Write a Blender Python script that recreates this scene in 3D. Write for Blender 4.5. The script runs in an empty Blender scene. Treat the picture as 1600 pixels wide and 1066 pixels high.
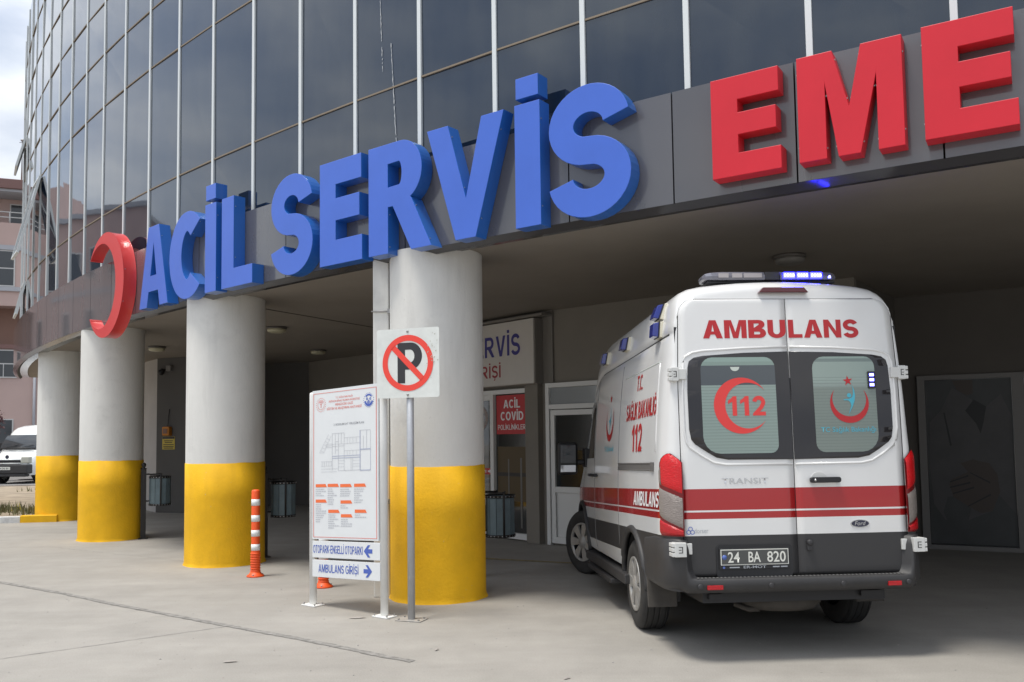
import bpy, bmesh, math, random
from mathutils import Vector, Matrix
random.seed(7)
PI = math.pi
R = math.radians
SC = bpy.context.scene
COL = SC.collection

# ------------------------------------------------------------------ materials
def newmat(name):
    m = bpy.data.materials.new(name); m.use_nodes = True
    nt = m.node_tree
    return m, nt, nt.nodes['Principled BSDF']

def N(nt, typ, **kw):
    n = nt.nodes.new(typ)
    for k, v in kw.items():
        setattr(n, k, v)
    return n

def mat(name, col, rough=.5, metal=0., spec=.5, ior=None, coat=0., var=0., vscale=3., bump=0., bscale=60., emit=None, estr=0., stretch=None, rvar=0.):
    m, nt, b = newmat(name)
    b.inputs['Base Color'].default_value = (*col, 1)
    b.inputs['Roughness'].default_value = rough
    b.inputs['Metallic'].default_value = metal
    b.inputs['Specular IOR Level'].default_value = spec
    if ior: b.inputs['IOR'].default_value = ior
    if coat:
        b.inputs['Coat Weight'].default_value = coat
        b.inputs['Coat Roughness'].default_value = .06
    if emit:
        b.inputs['Emission Color'].default_value = (*emit, 1)
        b.inputs['Emission Strength'].default_value = estr
    if var or bump or rvar:
        tc = N(nt, 'ShaderNodeTexCoord'); mp = N(nt, 'ShaderNodeMapping')
        nt.links.new(tc.outputs['Object'], mp.inputs['Vector'])
        if stretch: mp.inputs['Scale'].default_value = stretch
    if var or rvar:
        no = N(nt, 'ShaderNodeTexNoise'); no.inputs['Scale'].default_value = vscale
        no.inputs['Detail'].default_value = 8; no.inputs['Roughness'].default_value = .62
        nt.links.new(mp.outputs['Vector'], no.inputs['Vector'])
        mr = N(nt, 'ShaderNodeMapRange')
        mr.inputs['From Min'].default_value = .3; mr.inputs['From Max'].default_value = .72
        mr.inputs['To Min'].default_value = 1 - var; mr.inputs['To Max'].default_value = 1 + var * .5
        nt.links.new(no.outputs['Fac'], mr.inputs['Value'])
        if var:
            mx = N(nt, 'ShaderNodeMix', data_type='RGBA', blend_type='MULTIPLY')
            mx.inputs['Factor'].default_value = 1
            mx.inputs['A'].default_value = (*col, 1)
            nt.links.new(mr.outputs['Result'], mx.inputs['B'])
            nt.links.new(mx.outputs['Result'], b.inputs['Base Color'])
        if rvar:
            m2 = N(nt, 'ShaderNodeMapRange')
            m2.inputs['From Min'].default_value = .3; m2.inputs['From Max'].default_value = .7
            m2.inputs['To Min'].default_value = rough - rvar; m2.inputs['To Max'].default_value = rough + rvar
            nt.links.new(no.outputs['Fac'], m2.inputs['Value'])
            nt.links.new(m2.outputs['Result'], b.inputs['Roughness'])
    if bump:
        n2 = N(nt, 'ShaderNodeTexNoise'); n2.inputs['Scale'].default_value = bscale
        n2.inputs['Detail'].default_value = 5
        nt.links.new(mp.outputs['Vector'], n2.inputs['Vector'])
        bp = N(nt, 'ShaderNodeBump'); bp.inputs['Strength'].default_value = bump
        bp.inputs['Distance'].default_value = .01
        nt.links.new(n2.outputs['Fac'], bp.inputs['Height'])
        nt.links.new(bp.outputs['Normal'], b.inputs['Normal'])
    return m

M = {}
# concrete forecourt: two scales of mottling, fine grain, faint tyre-darkened streaks
def concrete():
    m, nt, b = newmat('forecourt_concrete')
    tc = N(nt, 'ShaderNodeTexCoord')
    L = nt.links.new
    def noise(scale, detail=8, rough=.6, sc=None):
        n = N(nt, 'ShaderNodeTexNoise'); n.inputs['Scale'].default_value = scale
        n.inputs['Detail'].default_value = detail; n.inputs['Roughness'].default_value = rough
        if sc:
            mp = N(nt, 'ShaderNodeMapping'); mp.inputs['Scale'].default_value = sc; mp.inputs['Rotation'].default_value = (0, 0, R(35))
            L(tc.outputs['Object'], mp.inputs['Vector']); L(mp.outputs['Vector'], n.inputs['Vector'])
        else:
            L(tc.outputs['Object'], n.inputs['Vector'])
        return n
    big = noise(.35, 6); mid = noise(2.2, 9, .65); fine = noise(90, 4, .7); streak = noise(1.3, 7, .6, (.25, 2.2, 1))
    r1 = N(nt, 'ShaderNodeValToRGB')
    r1.color_ramp.elements[0].position = .33; r1.color_ramp.elements[0].color = (.305, .287, .258, 1)
    r1.color_ramp.elements[1].position = .68; r1.color_ramp.elements[1].color = (.362, .342, .310, 1)
    L(big.outputs['Fac'], r1.inputs['Fac'])
    def mul(a, node, lo, hi, f0=.35, f1=.65):
        mr = N(nt, 'ShaderNodeMapRange'); mr.inputs['From Min'].default_value = f0; mr.inputs['From Max'].default_value = f1
        mr.inputs['To Min'].default_value = lo; mr.inputs['To Max'].default_value = hi
        L(node.outputs['Fac'], mr.inputs['Value'])
        mx = N(nt, 'ShaderNodeMix', data_type='RGBA', blend_type='MULTIPLY'); mx.inputs['Factor'].default_value = 1
        L(a, mx.inputs['A']); L(mr.outputs['Result'], mx.inputs['B'])
        return mx.outputs['Result']
    c = mul(r1.outputs['Color'], mid, .92, 1.04)
    c = mul(c, streak, .94, 1.03)
    c = mul(c, fine, .88, 1.08)
    # sparse dark specks
    vo = N(nt, 'ShaderNodeTexVoronoi'); vo.inputs['Scale'].default_value = 5.5
    L(tc.outputs['Object'], vo.inputs['Vector'])
    mr = N(nt, 'ShaderNodeMapRange'); mr.inputs['From Min'].default_value = .025; mr.inputs['From Max'].default_value = .06
    mr.inputs['To Min'].default_value = .62; mr.inputs['To Max'].default_value = 1
    L(vo.outputs['Distance'], mr.inputs['Value'])
    mx = N(nt, 'ShaderNodeMix', data_type='RGBA', blend_type='MULTIPLY'); mx.inputs['Factor'].default_value = 1
    L(c, mx.inputs['A']); L(mr.outputs['Result'], mx.inputs['B'])
    L(mx.outputs['Result'], b.inputs['Base Color'])
    b.inputs['Roughness'].default_value = .82
    bp = N(nt, 'ShaderNodeBump'); bp.inputs['Strength'].default_value = .35; bp.inputs['Distance'].default_value = .006
    L(fine.outputs['Fac'], bp.inputs['Height']); L(bp.outputs['Normal'], b.inputs['Normal'])
    return m
M['ground'] = concrete()
M['joint'] = mat('joint_filler', (.285, .272, .252), .9, var=.5, vscale=14, bump=.8, bscale=80)
M['faded_line'] = mat('faded_yellow_paint', (.34, .27, .12), .85, var=.5, vscale=9)
M['saw'] = mat('saw_cut', (.27, .26, .25), .9, var=.3, vscale=30)
M['white_col'] = mat('column_white_paint', (.72, .71, .675), .75, var=.10, vscale=1.6, bump=.25, bscale=45, stretch=(1, 1, .55))
M['yellow'] = mat('column_yellow_paint', (.82, .455, .003), .78, var=.16, vscale=2.0, bump=.35, bscale=38)
def weathered(m, dark, streaks, low, chips=None):
    nt = m.node_tree; b = nt.nodes['Principled BSDF']; src = b.inputs['Base Color'].links[0].from_socket; L = nt.links.new
    tc = N(nt, 'ShaderNodeTexCoord'); oi = N(nt, 'ShaderNodeObjectInfo')
    ad = N(nt, 'ShaderNodeVectorMath', operation='ADD'); L(tc.outputs['Object'], ad.inputs[0])
    sc = N(nt, 'ShaderNodeVectorMath', operation='SCALE'); sc.inputs[0].default_value = (7.3, 3.1, 5.7); L(oi.outputs['Random'], sc.inputs['Scale']); L(sc.outputs[0], ad.inputs[1])
    def lay(src, scale, stretch, f0, f1, amount, col, detail=8):
        mp = N(nt, 'ShaderNodeMapping'); mp.inputs['Scale'].default_value = stretch; L(ad.outputs[0], mp.inputs['Vector'])
        no = N(nt, 'ShaderNodeTexNoise'); no.inputs['Scale'].default_value = scale; no.inputs['Detail'].default_value = detail; no.inputs['Roughness'].default_value = .65; L(mp.outputs[0], no.inputs['Vector'])
        mr = N(nt, 'ShaderNodeMapRange'); mr.inputs['From Min'].default_value = f0; mr.inputs['From Max'].default_value = f1; mr.inputs['To Max'].default_value = amount; L(no.outputs['Fac'], mr.inputs['Value'])
        mx = N(nt, 'ShaderNodeMix', data_type='RGBA'); mx.inputs['B'].default_value = (*col, 1); L(mr.outputs['Result'], mx.inputs['Factor']); L(src, mx.inputs['A'])
        return mx.outputs['Result']
    s = lay(src, 4.5, (1, 1, .12), .52, .75, streaks, dark)
    s = lay(s, 1.4, (1, 1, 1.3), .58, .72, low, dark)
    s = lay(s, 26, (1, 1, 1), .70, .74, .7, chips or dark, 3)
    L(s, b.inputs['Base Color'])
weathered(M['white_col'], (.42, .41, .39), .32, .34, (.52, .51, .49))
weathered(M['yellow'], (.50, .27, .006), .28, .22, (.55, .45, .25))
M['fascia'] = mat('fascia_panel', (.088, .087, .096), .30, coat=1., var=.05, vscale=1.2, stretch=(1.5, 1.5, .6), rvar=.06)
def panel_tone(m):
    nt = m.node_tree; b = nt.nodes['Principled BSDF']; l = b.inputs['Base Color'].links[0]; src = l.from_socket
    oi = N(nt, 'ShaderNodeObjectInfo'); mr = N(nt, 'ShaderNodeMapRange'); mr.inputs['To Min'].default_value = .86; mr.inputs['To Max'].default_value = 1.1
    nt.links.new(oi.outputs['Random'], mr.inputs['Value'])
    mx = N(nt, 'ShaderNodeMix', data_type='RGBA', blend_type='MULTIPLY'); mx.inputs['Factor'].default_value = 1
    nt.links.new(src, mx.inputs['A']); nt.links.new(mr.outputs['Result'], mx.inputs['B']); nt.links.new(mx.outputs['Result'], b.inputs['Base Color'])
panel_tone(M['fascia'])
M['lip'] = mat('fascia_lip', (.050, .048, .05), .10, spec=.7)
M['seam'] = mat('panel_seam', (.05, .042, .03), .8)
M['mullion'] = mat('mullion_aluminium', (.68, .71, .71), .42, metal=.15)
M['lime'] = mat('lime_streak', (.55, .56, .57), .8)
M['transom'] = mat('transom_line', (.22, .175, .125), .6)
M['ceiling'] = mat('soffit_paint', (.26, .23, .195), .85, var=.10, vscale=1.0)
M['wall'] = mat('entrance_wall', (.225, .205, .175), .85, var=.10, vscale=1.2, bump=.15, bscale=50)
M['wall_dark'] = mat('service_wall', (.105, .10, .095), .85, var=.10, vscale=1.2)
M['wall_shaded'] = mat('recess_wall_shaded', (.12, .108, .095), .85, var=.10, vscale=1.2)  # darker copy of the entrance wall, recess shade put into the colour
M['wall_lit'] = mat('service_wall_end', (.46, .44, .42), .85, var=.10, vscale=1.2)  # outside light on this end wall is put into its paler colour
M['blue'] = mat('letter_blue_acrylic', (.052, .140, .60), .32, var=.06, vscale=2.5, coat=.2)
M['blue_side'] = mat('letter_blue_return', (.02, .125, .46), .28, coat=.3)
M['red'] = mat('letter_red_acrylic', (.63, .020, .036), .42, var=.06, vscale=2.5, spec=.35)
M['red_em'] = mat('emblem_red', (.66, .045, .045), .32, coat=.3)
M['white_plastic'] = mat('white_upvc', (.72, .72, .70), .35)
M['sheet_white'] = mat('sign_white_sheet', (.74, .76, .77), .4, var=.03, vscale=6)
M['sheet_ret'] = mat('no_parking_sheet', (.72, .74, .71), .4, var=.10, vscale=9)
M['post_white'] = mat('post_white_paint', (.80, .80, .78), .45, var=.08, vscale=5)
M['galv'] = mat('galvanised_pole', (.47, .48, .50), .42, metal=.5, var=.08, vscale=12)
M['bolt'] = mat('bolt_steel', (.35, .34, .33), .4, metal=.8)
M['sign_red'] = mat('sign_red_film', (.85, .065, .045), .4)
M['sign_black'] = mat('sign_black_film', (.03, .03, .035), .45)
M['txt_blue'] = mat('text_blue', (.075, .13, .47), .5)
M['txt_red'] = mat('text_red', (.72, .12, .08), .5)
M['txt_grey'] = mat('text_grey', (.30, .31, .34), .6)
M['line_grey'] = mat('plan_line_grey', (.54, .55, .58), .6)
M['line_blue'] = mat('plan_line_blue', (.42, .45, .57), .6)
M['orange_tag'] = mat('tag_orange', (.86, .17, .05), .5)
M['txt_white'] = mat('text_white', (.8, .8, .8), .5)
M['bollard'] = mat('bollard_orange', (.86, .10, .015), .5, var=.08, vscale=8)
M['bollard_w'] = mat('bollard_white_band', (.78, .80, .80), .35)
M['bin_slat'] = mat('bin_slat_blue_grey', (.135, .185, .205), .65, var=.18, vscale=8)
M['bin_metal'] = mat('bin_band_dark', (.028, .026, .025), .5, metal=.3)
M['rivet'] = mat('bin_rivet', (.4, .4, .4), .4, metal=.6)
M['lampglass'] = mat('ceiling_lamp_glass', (.50, .47, .33), .3)
M['lampbase'] = mat('ceiling_lamp_base', (.12, .11, .10), .5)
M['sign_box'] = mat('sign_box_face', (.60, .57, .53), .45, var=.05)
M['navy'] = mat('text_navy', (.045, .04, .24), .5)
M['darkred'] = mat('text_dark_red', (.33, .03, .04), .5)
M['covid_red'] = mat('covid_red_film', (.50, .03, .035), .5)
M['dark_glass'] = mat('dark_door_glass', (.030, .032, .032), .04, ior=1.9)
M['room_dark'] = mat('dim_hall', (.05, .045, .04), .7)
M['ochre'] = mat('reflection_ochre', (.35, .20, .03), .6)
M['silver'] = mat('frame_grey', (.19, .18, .17), .5)
M['yellow_sign'] = mat('notice_yellow', (.55, .42, .06), .5)
M['callbox'] = mat('call_box_orange', (.55, .20, .02), .5)
M['black'] = mat('matt_black', (.018, .018, .02), .55)
M['rubber'] = mat('tyre_rubber', (.03, .029, .028), .78, var=.3, vscale=10, bump=.2, bscale=80)
M['rim'] = mat('wheel_cover_silver', (.40, .39, .37), .4, metal=.4, var=.15, vscale=10)
M['clad'] = mat('grey_bumper_plastic', (.038, .037, .038), .55, var=.2, vscale=5, bump=.08, bscale=200)
M['paint'] = None
M['glassblk'] = mat('rear_window_black_glass', (.03, .028, .03), .05, ior=1.52)
M['frost'] = None
M['decal_red'] = mat('decal_red', (.46, .018, .022), .38)
M['decal_red2'] = mat('window_decal_red', (.72, .05, .045), .38)
M['decal_teal'] = mat('decal_teal', (.07, .40, .52), .4)
M['chrome'] = mat('chrome_badge', (.62, .62, .62), .22, metal=.9)
M['oval'] = mat('oval_badge_blue', (.012, .016, .045), .15, coat=.5)
M['lens_red'] = mat('lamp_lens_red', (.44, .005, .009), .25, coat=.1, bump=.6, bscale=22, stretch=(2, 2, 9))
M['lens_red_top'] = mat('lamp_lens_red_upper', (.62, .006, .010), .22, coat=.1, bump=.6, bscale=22, stretch=(2, 2, 9))  # upper lens, a brighter red than the lower one
M['lens_clear'] = mat('lamp_lens_clear', (.25, .215, .195), .2, coat=.2, bump=.7, bscale=22, stretch=(2, 2, 9))
M['plate_black'] = mat('plate_dark', (.075, .077, .075), .4)
M['plate_txt'] = mat('plate_characters', (.72, .72, .66), .45)
M['lens_blue'] = mat('side_lamp_blue', (.016, .028, .22), .12, coat=.6)
M['cream'] = mat('side_lamp_cream', (.66, .62, .50), .4)
M['led'] = mat('led_blue', (.2, .2, 1), .3, emit=(.010, .010, 1.0), estr=22)
M['led_core'] = mat('led_blue_core', (.3, .3, 1), .3, emit=(.14, .14, 1.0), estr=10)
M['lens_smoke'] = mat('light_bar_smoke', (.16, .16, .19), .08, coat=.5)
M['lens_smoke2'] = mat('light_bar_reflector', (.40, .37, .37), .3)
M['brake'] = mat('brake_lamp_dark_red', (.09, .008, .012), .15, coat=.5)
M['hinge'] = mat('hinge_white', (.62, .62, .60), .4)
M['mirror'] = mat('mirror_glass', (.5, .5, .52), .05, metal=.9)
M['pink'] = mat('pink_render', (.52, .385, .35), .85, var=.10, vscale=.25, bump=.1, bscale=8)
M['brown'] = mat('brown_render', (.25, .15, .115), .85, var=.12, vscale=.4)
M['band'] = mat('grey_string_course', (.40, .41, .44), .8)
M['eave'] = mat('eave_brown', (.18, .10, .09), .7)
M['win_glass'] = mat('far_window_glass', (.05, .055, .06), .08, ior=1.6)
M['win_frame'] = mat('far_window_frame', (.55, .55, .54), .5)
M['soil'] = mat('dry_soil', (.34, .275, .20), .95, var=.35, vscale=1.5, bump=.8, bscale=12)
M['kerb_w'] = mat('kerb_white_paint', (.62, .62, .61), .8, var=.35, vscale=7, bump=.3)
M['kerb_g'] = mat('kerb_concrete', (.36, .33, .30), .9, var=.2, vscale=4)
M['leaf_red'] = mat('leaf_dark_red', (.10, .028, .030), .6, var=.4, vscale=4)
M['leaf'] = mat('leaf_green', (.17, .165, .075), .65, var=.4, vscale=3)
M['petal'] = mat('petal_yellow', (.6, .5, .06), .6)
M['bark'] = mat('bark', (.10, .07, .055), .9, var=.3)
M['vanwhite'] = mat('van_white_paint', (.78, .80, .79), .3, coat=.5)
M['carblue'] = mat('car_blue_grey_paint', (.12, .16, .26), .3, coat=.5)
M['asphalt'] = mat('parking_asphalt', (.22, .215, .21), .9, var=.2, vscale=1.5)
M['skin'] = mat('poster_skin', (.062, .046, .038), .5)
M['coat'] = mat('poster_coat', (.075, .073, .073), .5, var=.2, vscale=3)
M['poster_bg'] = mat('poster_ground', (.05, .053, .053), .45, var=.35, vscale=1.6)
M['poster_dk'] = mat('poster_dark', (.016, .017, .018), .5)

def glass_mat():
    # reflective solar glass of the curtain wall; slightly wavy panes
    m, nt, b = newmat('solar_glass')
    L = nt.links.new
    b.inputs['Base Color'].default_value = (.030, .040, .058, 1)
    b.inputs['Roughness'].default_value = .035
    b.inputs['IOR'].default_value = 1.5; b.inputs['Specular IOR Level'].default_value = .36
    b.inputs['Specular Tint'].default_value = (.72, .88, 1, 1)
    b.inputs['Coat Weight'].default_value = 1.0; b.inputs['Coat Roughness'].default_value = .03; b.inputs['Coat IOR'].default_value = 1.52
    tc = N(nt, 'ShaderNodeTexCoord'); no = N(nt, 'ShaderNodeTexNoise')
    no.inputs['Scale'].default_value = .8; no.inputs['Detail'].default_value = 1
    L(tc.outputs['Object'], no.inputs['Vector'])
    bp = N(nt, 'ShaderNodeBump'); bp.inputs['Strength'].default_value = .12; bp.inputs['Distance'].default_value = .03
    L(no.outputs['Fac'], bp.inputs['Height']); L(bp.outputs['Normal'], b.inputs['Normal']); L(bp.outputs['Normal'], b.inputs['Coat Normal'])
    # dust film
    n2 = N(nt, 'ShaderNodeTexNoise'); n2.inputs['Scale'].default_value = 3; n2.inputs['Detail'].default_value = 8
    mp = N(nt, 'ShaderNodeMapping'); mp.inputs['Scale'].default_value = (1.5, 1.5, .35)
    L(tc.outputs['Object'], mp.inputs['Vector']); L(mp.outputs['Vector'], n2.inputs['Vector'])
    mr = N(nt, 'ShaderNodeMapRange'); mr.inputs['From Min'].default_value = .35; mr.inputs['From Max'].default_value = .75
    mr.inputs['To Min'].default_value = .0; mr.inputs['To Max'].default_value = .30
    L(n2.outputs['Fac'], mr.inputs['Value'])
    mx = N(nt, 'ShaderNodeMix', data_type='RGBA')
    mx.inputs['A'].default_value = (.008, .016, .034, 1); mx.inputs['B'].default_value = (.050, .056, .060, 1)
    L(mr.outputs['Result'], mx.inputs['Factor']); L(mx.outputs['Result'], b.inputs['Base Color'])
    return m
M['glass'] = glass_mat()

def band_paint():
    # ambulance coachwork: white paint, two red tape bands, grey lower cladding, white sill strip
    m, nt, b = newmat('ambulance_coachwork')
    L = nt.links.new
    tc = N(nt, 'ShaderNodeTexCoord'); sp = N(nt, 'ShaderNodeSeparateXYZ')
    L(tc.outputs['Object'], sp.inputs['Vector'])
    def math_(op, a, bb):
        n = N(nt, 'ShaderNodeMath', operation=op)
        for i, v in enumerate((a, bb)):
            if isinstance(v, (int, float)): n.inputs[i].default_value = v
            else: L(v, n.inputs[i])
        return n.outputs[0]
    yy = math_('MULTIPLY', math_('MAXIMUM', math_('ADD', sp.outputs['Y'], .80), 0.), .0205)
    z = math_('ADD', sp.outputs['Z'], yy)
    def inside(lo, hi): return math_('MULTIPLY', math_('GREATER_THAN', z, lo), math_('LESS_THAN', z, hi))
    red = math_('MAXIMUM', inside(1.020, 1.178), inside(.957, 1.007))
    red = math_('MULTIPLY', red, math_('LESS_THAN', sp.outputs['Y'], 3.9))
    sill = math_('MULTIPLY', math_('LESS_THAN', z, .610), math_('MULTIPLY', math_('GREATER_THAN', sp.outputs['Y'], .30), math_('LESS_THAN', sp.outputs['Y'], 3.0)))
    clad = math_('MULTIPLY', math_('LESS_THAN', z, .834), math_('SUBTRACT', 1., sill))
    no = N(nt, 'ShaderNodeTexNoise'); no.inputs['Scale'].default_value = 3; no.inputs['Detail'].default_value = 8
    L(tc.outputs['Object'], no.inputs['Vector'])
    # road dirt: soft vertical build-up is real grime on the lower body
    dm = N(nt, 'ShaderNodeMapRange'); dm.inputs['From Min'].default_value = .45; dm.inputs['From Max'].default_value = .8
    dm.inputs['To Min'].default_value = 0; dm.inputs['To Max'].default_value = .10
    L(no.outputs['Fac'], dm.inputs['Value'])
    m0 = N(nt, 'ShaderNodeMix', data_type='RGBA'); m0.inputs['A'].default_value = (.74, .74, .73, 1); m0.inputs['B'].default_value = (.42, .38, .32, 1)
    L(dm.outputs['Result'], m0.inputs['Factor'])
    m1 = N(nt, 'ShaderNodeMix', data_type='RGBA'); m1.inputs['B'].default_value = (.38, .016, .018, 1)
    L(red, m1.inputs['Factor']); L(m0.outputs['Result'], m1.inputs['A'])
    m2 = N(nt, 'ShaderNodeMix', data_type='RGBA'); m2.inputs['B'].default_value = (.036, .035, .036, 1)
    L(clad, m2.inputs['Factor']); L(m1.outputs['Result'], m2.inputs['A'])
    L(m2.outputs['Result'], b.inputs['Base Color'])
    ro = N(nt, 'ShaderNodeMix', data_type='FLOAT'); ro.inputs['A'].default_value = .24; ro.inputs['B'].default_value = .52
    L(clad, ro.inputs['Factor']); L(ro.outputs['Result'], b.inputs['Roughness'])
    ct = N(nt, 'ShaderNodeMix', data_type='FLOAT'); ct.inputs['A'].default_value = .5; ct.inputs['B'].default_value = .0
    L(clad, ct.inputs['Factor']); L(ct.outputs['Result'], b.inputs['Coat Weight'])
    return m
M['paint'] = band_paint()

def blind_mat(name, bands, base, lines):
    # frosted rear window: pleated blind with thin heater lines and horizontal fabric bands
    m, nt, b = newmat(name)
    L = nt.links.new
    tc = N(nt, 'ShaderNodeTexCoord'); sp = N(nt, 'ShaderNodeSeparateXYZ')
    L(tc.outputs['Object'], sp.inputs['Vector'])
    cr = N(nt, 'ShaderNodeValToRGB'); cr.color_ramp.interpolation = 'CONSTANT'
    el = cr.color_ramp.elements
    el[0].position = 0; el[0].color = (*base, 1)
    el[1].position = .999; el[1].color = (*base, 1)
    for p, c in bands:
        e = el.new(p); e.color = (*c, 1)
    mr = N(nt, 'ShaderNodeMapRange'); mr.inputs['From Min'].default_value = 1.40; mr.inputs['From Max'].default_value = 2.20
    L(sp.outputs['Z'], mr.inputs['Value']); L(mr.outputs['Result'], cr.inputs['Fac'])
    w = N(nt, 'ShaderNodeMath', operation='FRACT'); ws = N(nt, 'ShaderNodeMath', operation='MULTIPLY'); ws.inputs[1].default_value = 44
    L(sp.outputs['Z'], ws.inputs[0]); L(ws.outputs[0], w.inputs[0])
    lt = N(nt, 'ShaderNodeMath', operation='LESS_THAN'); lt.inputs[1].default_value = .16; L(w.outputs[0], lt.inputs[0])
    zl = N(nt, 'ShaderNodeMath', operation='LESS_THAN'); zl.inputs[1].default_value = lines; L(sp.outputs['Z'], zl.inputs[0])
    f = N(nt, 'ShaderNodeMath', operation='MULTIPLY'); L(lt.outputs[0], f.inputs[0]); L(zl.outputs[0], f.inputs[1])
    f2 = N(nt, 'ShaderNodeMath', operation='MULTIPLY'); f2.inputs[1].default_value = .45; L(f.outputs[0], f2.inputs[0])
    mx = N(nt, 'ShaderNodeMix', data_type='RGBA'); mx.inputs['B'].default_value = (.10, .13, .12, 1)
    L(f2.outputs[0], mx.inputs['Factor']); L(cr.outputs['Color'], mx.inputs['A'])
    L(mx.outputs['Result'], b.inputs['Base Color'])
    b.inputs['Roughness'].default_value = .1
    b.inputs['Coat Weight'].default_value = .4
    return m
M['blindL'] = blind_mat('blind_partly_lowered', [(.685, (0.067, 0.079, 0.088)), (.875, (0.207, 0.281, 0.250)), (.91, (0.244, 0.336, 0.299))], (0.244, 0.311, 0.281), 1.95)
M['blindR'] = blind_mat('blind_two_tone', [(.66, (0.244, 0.299, 0.275)), (.70, (0.262, 0.329, 0.299)), (.90, (0.159, 0.207, 0.195)), (.93, (0.244, 0.323, 0.293))], (0.189, 0.226, 0.201), 2.02)

# ------------------------------------------------------------------ mesh helpers
class B:
    """collects shapes, links them as one mesh object"""
    def __init__(s): s.v = []; s.f = []; s.mi = []; s.sm = []
    def add(s, vs, fs, mi=0, smooth=False):
        o = len(s.v); s.v += [tuple(v) for v in vs]
        for f in fs:
            s.f.append(tuple(i + o for i in f)); s.mi.append(mi); s.sm.append(smooth)
        return s
    def box(s, x0, x1, y0, y1, z0, z1, mi=0, T=None):
        vs = [(x, y, z) for z in (z0, z1) for y in (y0, y1) for x in (x0, x1)]
        if T: vs = [T(*v) for v in vs]
        return s.add(vs, [(0, 2, 3, 1), (4, 5, 7, 6), (0, 1, 5, 4), (2, 6, 7, 3), (0, 4, 6, 2), (1, 3, 7, 5)], mi)
    def prism(s, poly, a, b, fn, mi=0, smooth=False):
        """poly 2-D outline; fn(u,v,w)->xyz ; w from a to b"""
        n = len(poly)
        vs = [fn(u, v, a) for u, v in poly] + [fn(u, v, b) for u, v in poly]
        s.add(vs, [tuple(range(n))[::-1], tuple(range(n, 2 * n))], mi)
        s.add(vs, [(i, (i + 1) % n, n + (i + 1) % n, n + i) for i in range(n)], mi, smooth)
        return s
    def tube(s, pts, r, seg=10, mi=0, caps=True, closed=False):
        pts = [Vector(p) for p in pts]; n = len(pts)
        rs = r if isinstance(r, (list, tuple)) else [r] * n
        rings = []
        for i, p in enumerate(pts):
            if closed: t = pts[(i + 1) % n] - pts[i - 1]
            else: t = pts[min(i + 1, n - 1)] - pts[max(i - 1, 0)]
            t.normalize()
            up = Vector((0, 0, 1)) if abs(t.z) < .95 else Vector((1, 0, 0))
            a = t.cross(up).normalized(); b = t.cross(a)
            rings.append([p + rs[i] * (a * math.cos(2 * PI * k / seg) + b * math.sin(2 * PI * k / seg)) for k in range(seg)])
        vs = [v for r_ in rings for v in r_]; fs = []
        m = n if closed else n - 1
        for i in range(m):
            j = (i + 1) % n
            for k in range(seg):
                fs.append((i * seg + k, i * seg + (k + 1) % seg, j * seg + (k + 1) % seg, j * seg + k))
        s.add(vs, fs, mi, True)
        if caps and not closed:
            s.add(rings[0], [tuple(range(seg))[::-1]], mi); s.add(rings[-1], [tuple(range(seg))], mi)
        return s
    def lathe(s, prof, c=(0, 0, 0), seg=48, mi=0, axis='z', smooth=True, caps=True):
        """prof list of (r, h)"""
        vs = []
        for r, h in prof:
            for k in range(seg):
                a = 2 * PI * k / seg
                if axis == 'z': p = (c[0] + r * math.cos(a), c[1] + r * math.sin(a), c[2] + h)
                elif axis == 'x': p = (c[0] + h, c[1] + r * math.cos(a), c[2] + r * math.sin(a))
                else: p = (c[0] + r * math.cos(a), c[1] + h, c[2] + r * math.sin(a))
                vs.append(p)
        n = len(prof)
        fs = [(i * seg + k, i * seg + (k + 1) % seg, (i + 1) * seg + (k + 1) % seg, (i + 1) * seg + k) for i in range(n - 1) for k in range(seg)]
        s.add(vs, fs, mi, smooth)
        if caps:
            s.add(vs[:seg], [tuple(range(seg))], mi); s.add(vs[-seg:], [tuple(range(seg))], mi)
        return s
    def build(s, name, mats, parent=None, bevel=0., auto=True, bseg=2):
        me = bpy.data.meshes.new(name)
        me.from_pydata(s.v, [], s.f)
        if not isinstance(mats, (list, tuple)): mats = [mats]
        for m in mats: me.materials.append(m)
        for p, i, sm in zip(me.polygons, s.mi, s.sm):
            p.material_index = i; p.use_smooth = sm
        bm = bmesh.new(); bm.from_mesh(me)
        bmesh.ops.remove_doubles(bm, verts=bm.verts, dist=1e-5)
        bmesh.ops.recalc_face_normals(bm, faces=bm.faces)
        bm.to_mesh(me); bm.free()
        me.update()
        o = bpy.data.objects.new(name, me); COL.objects.link(o)
        if parent: o.parent = parent
        if bevel:
            md = o.modifiers.new('bevel', 'BEVEL'); md.width = bevel; md.segments = bseg; md.limit_method = 'ANGLE'; md.angle_limit = R(35)
            md.harden_normals = False
        return o

def thing(name, label, cat, loc=(0, 0, 0), rotz=0, group=None):
    o = bpy.data.objects.new(name, None); COL.objects.link(o)
    o.empty_display_size = .3
    o.location = loc; o.rotation_euler = (0, 0, rotz)
    o['label'] = label; o['category'] = cat
    if group: o['group'] = group
    return o
def tag(o, label, cat, group=None):
    o['label'] = label; o['category'] = cat
    if group: o['group'] = group
    return o
def struct(o, kind='structure'):
    o['kind'] = kind; return o
def copy_tree(o, parent=None):
    c = o.copy(); COL.objects.link(c)
    if parent: c.parent = parent
    for ch in list(o.children): copy_tree(ch, c)
    return c

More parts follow.
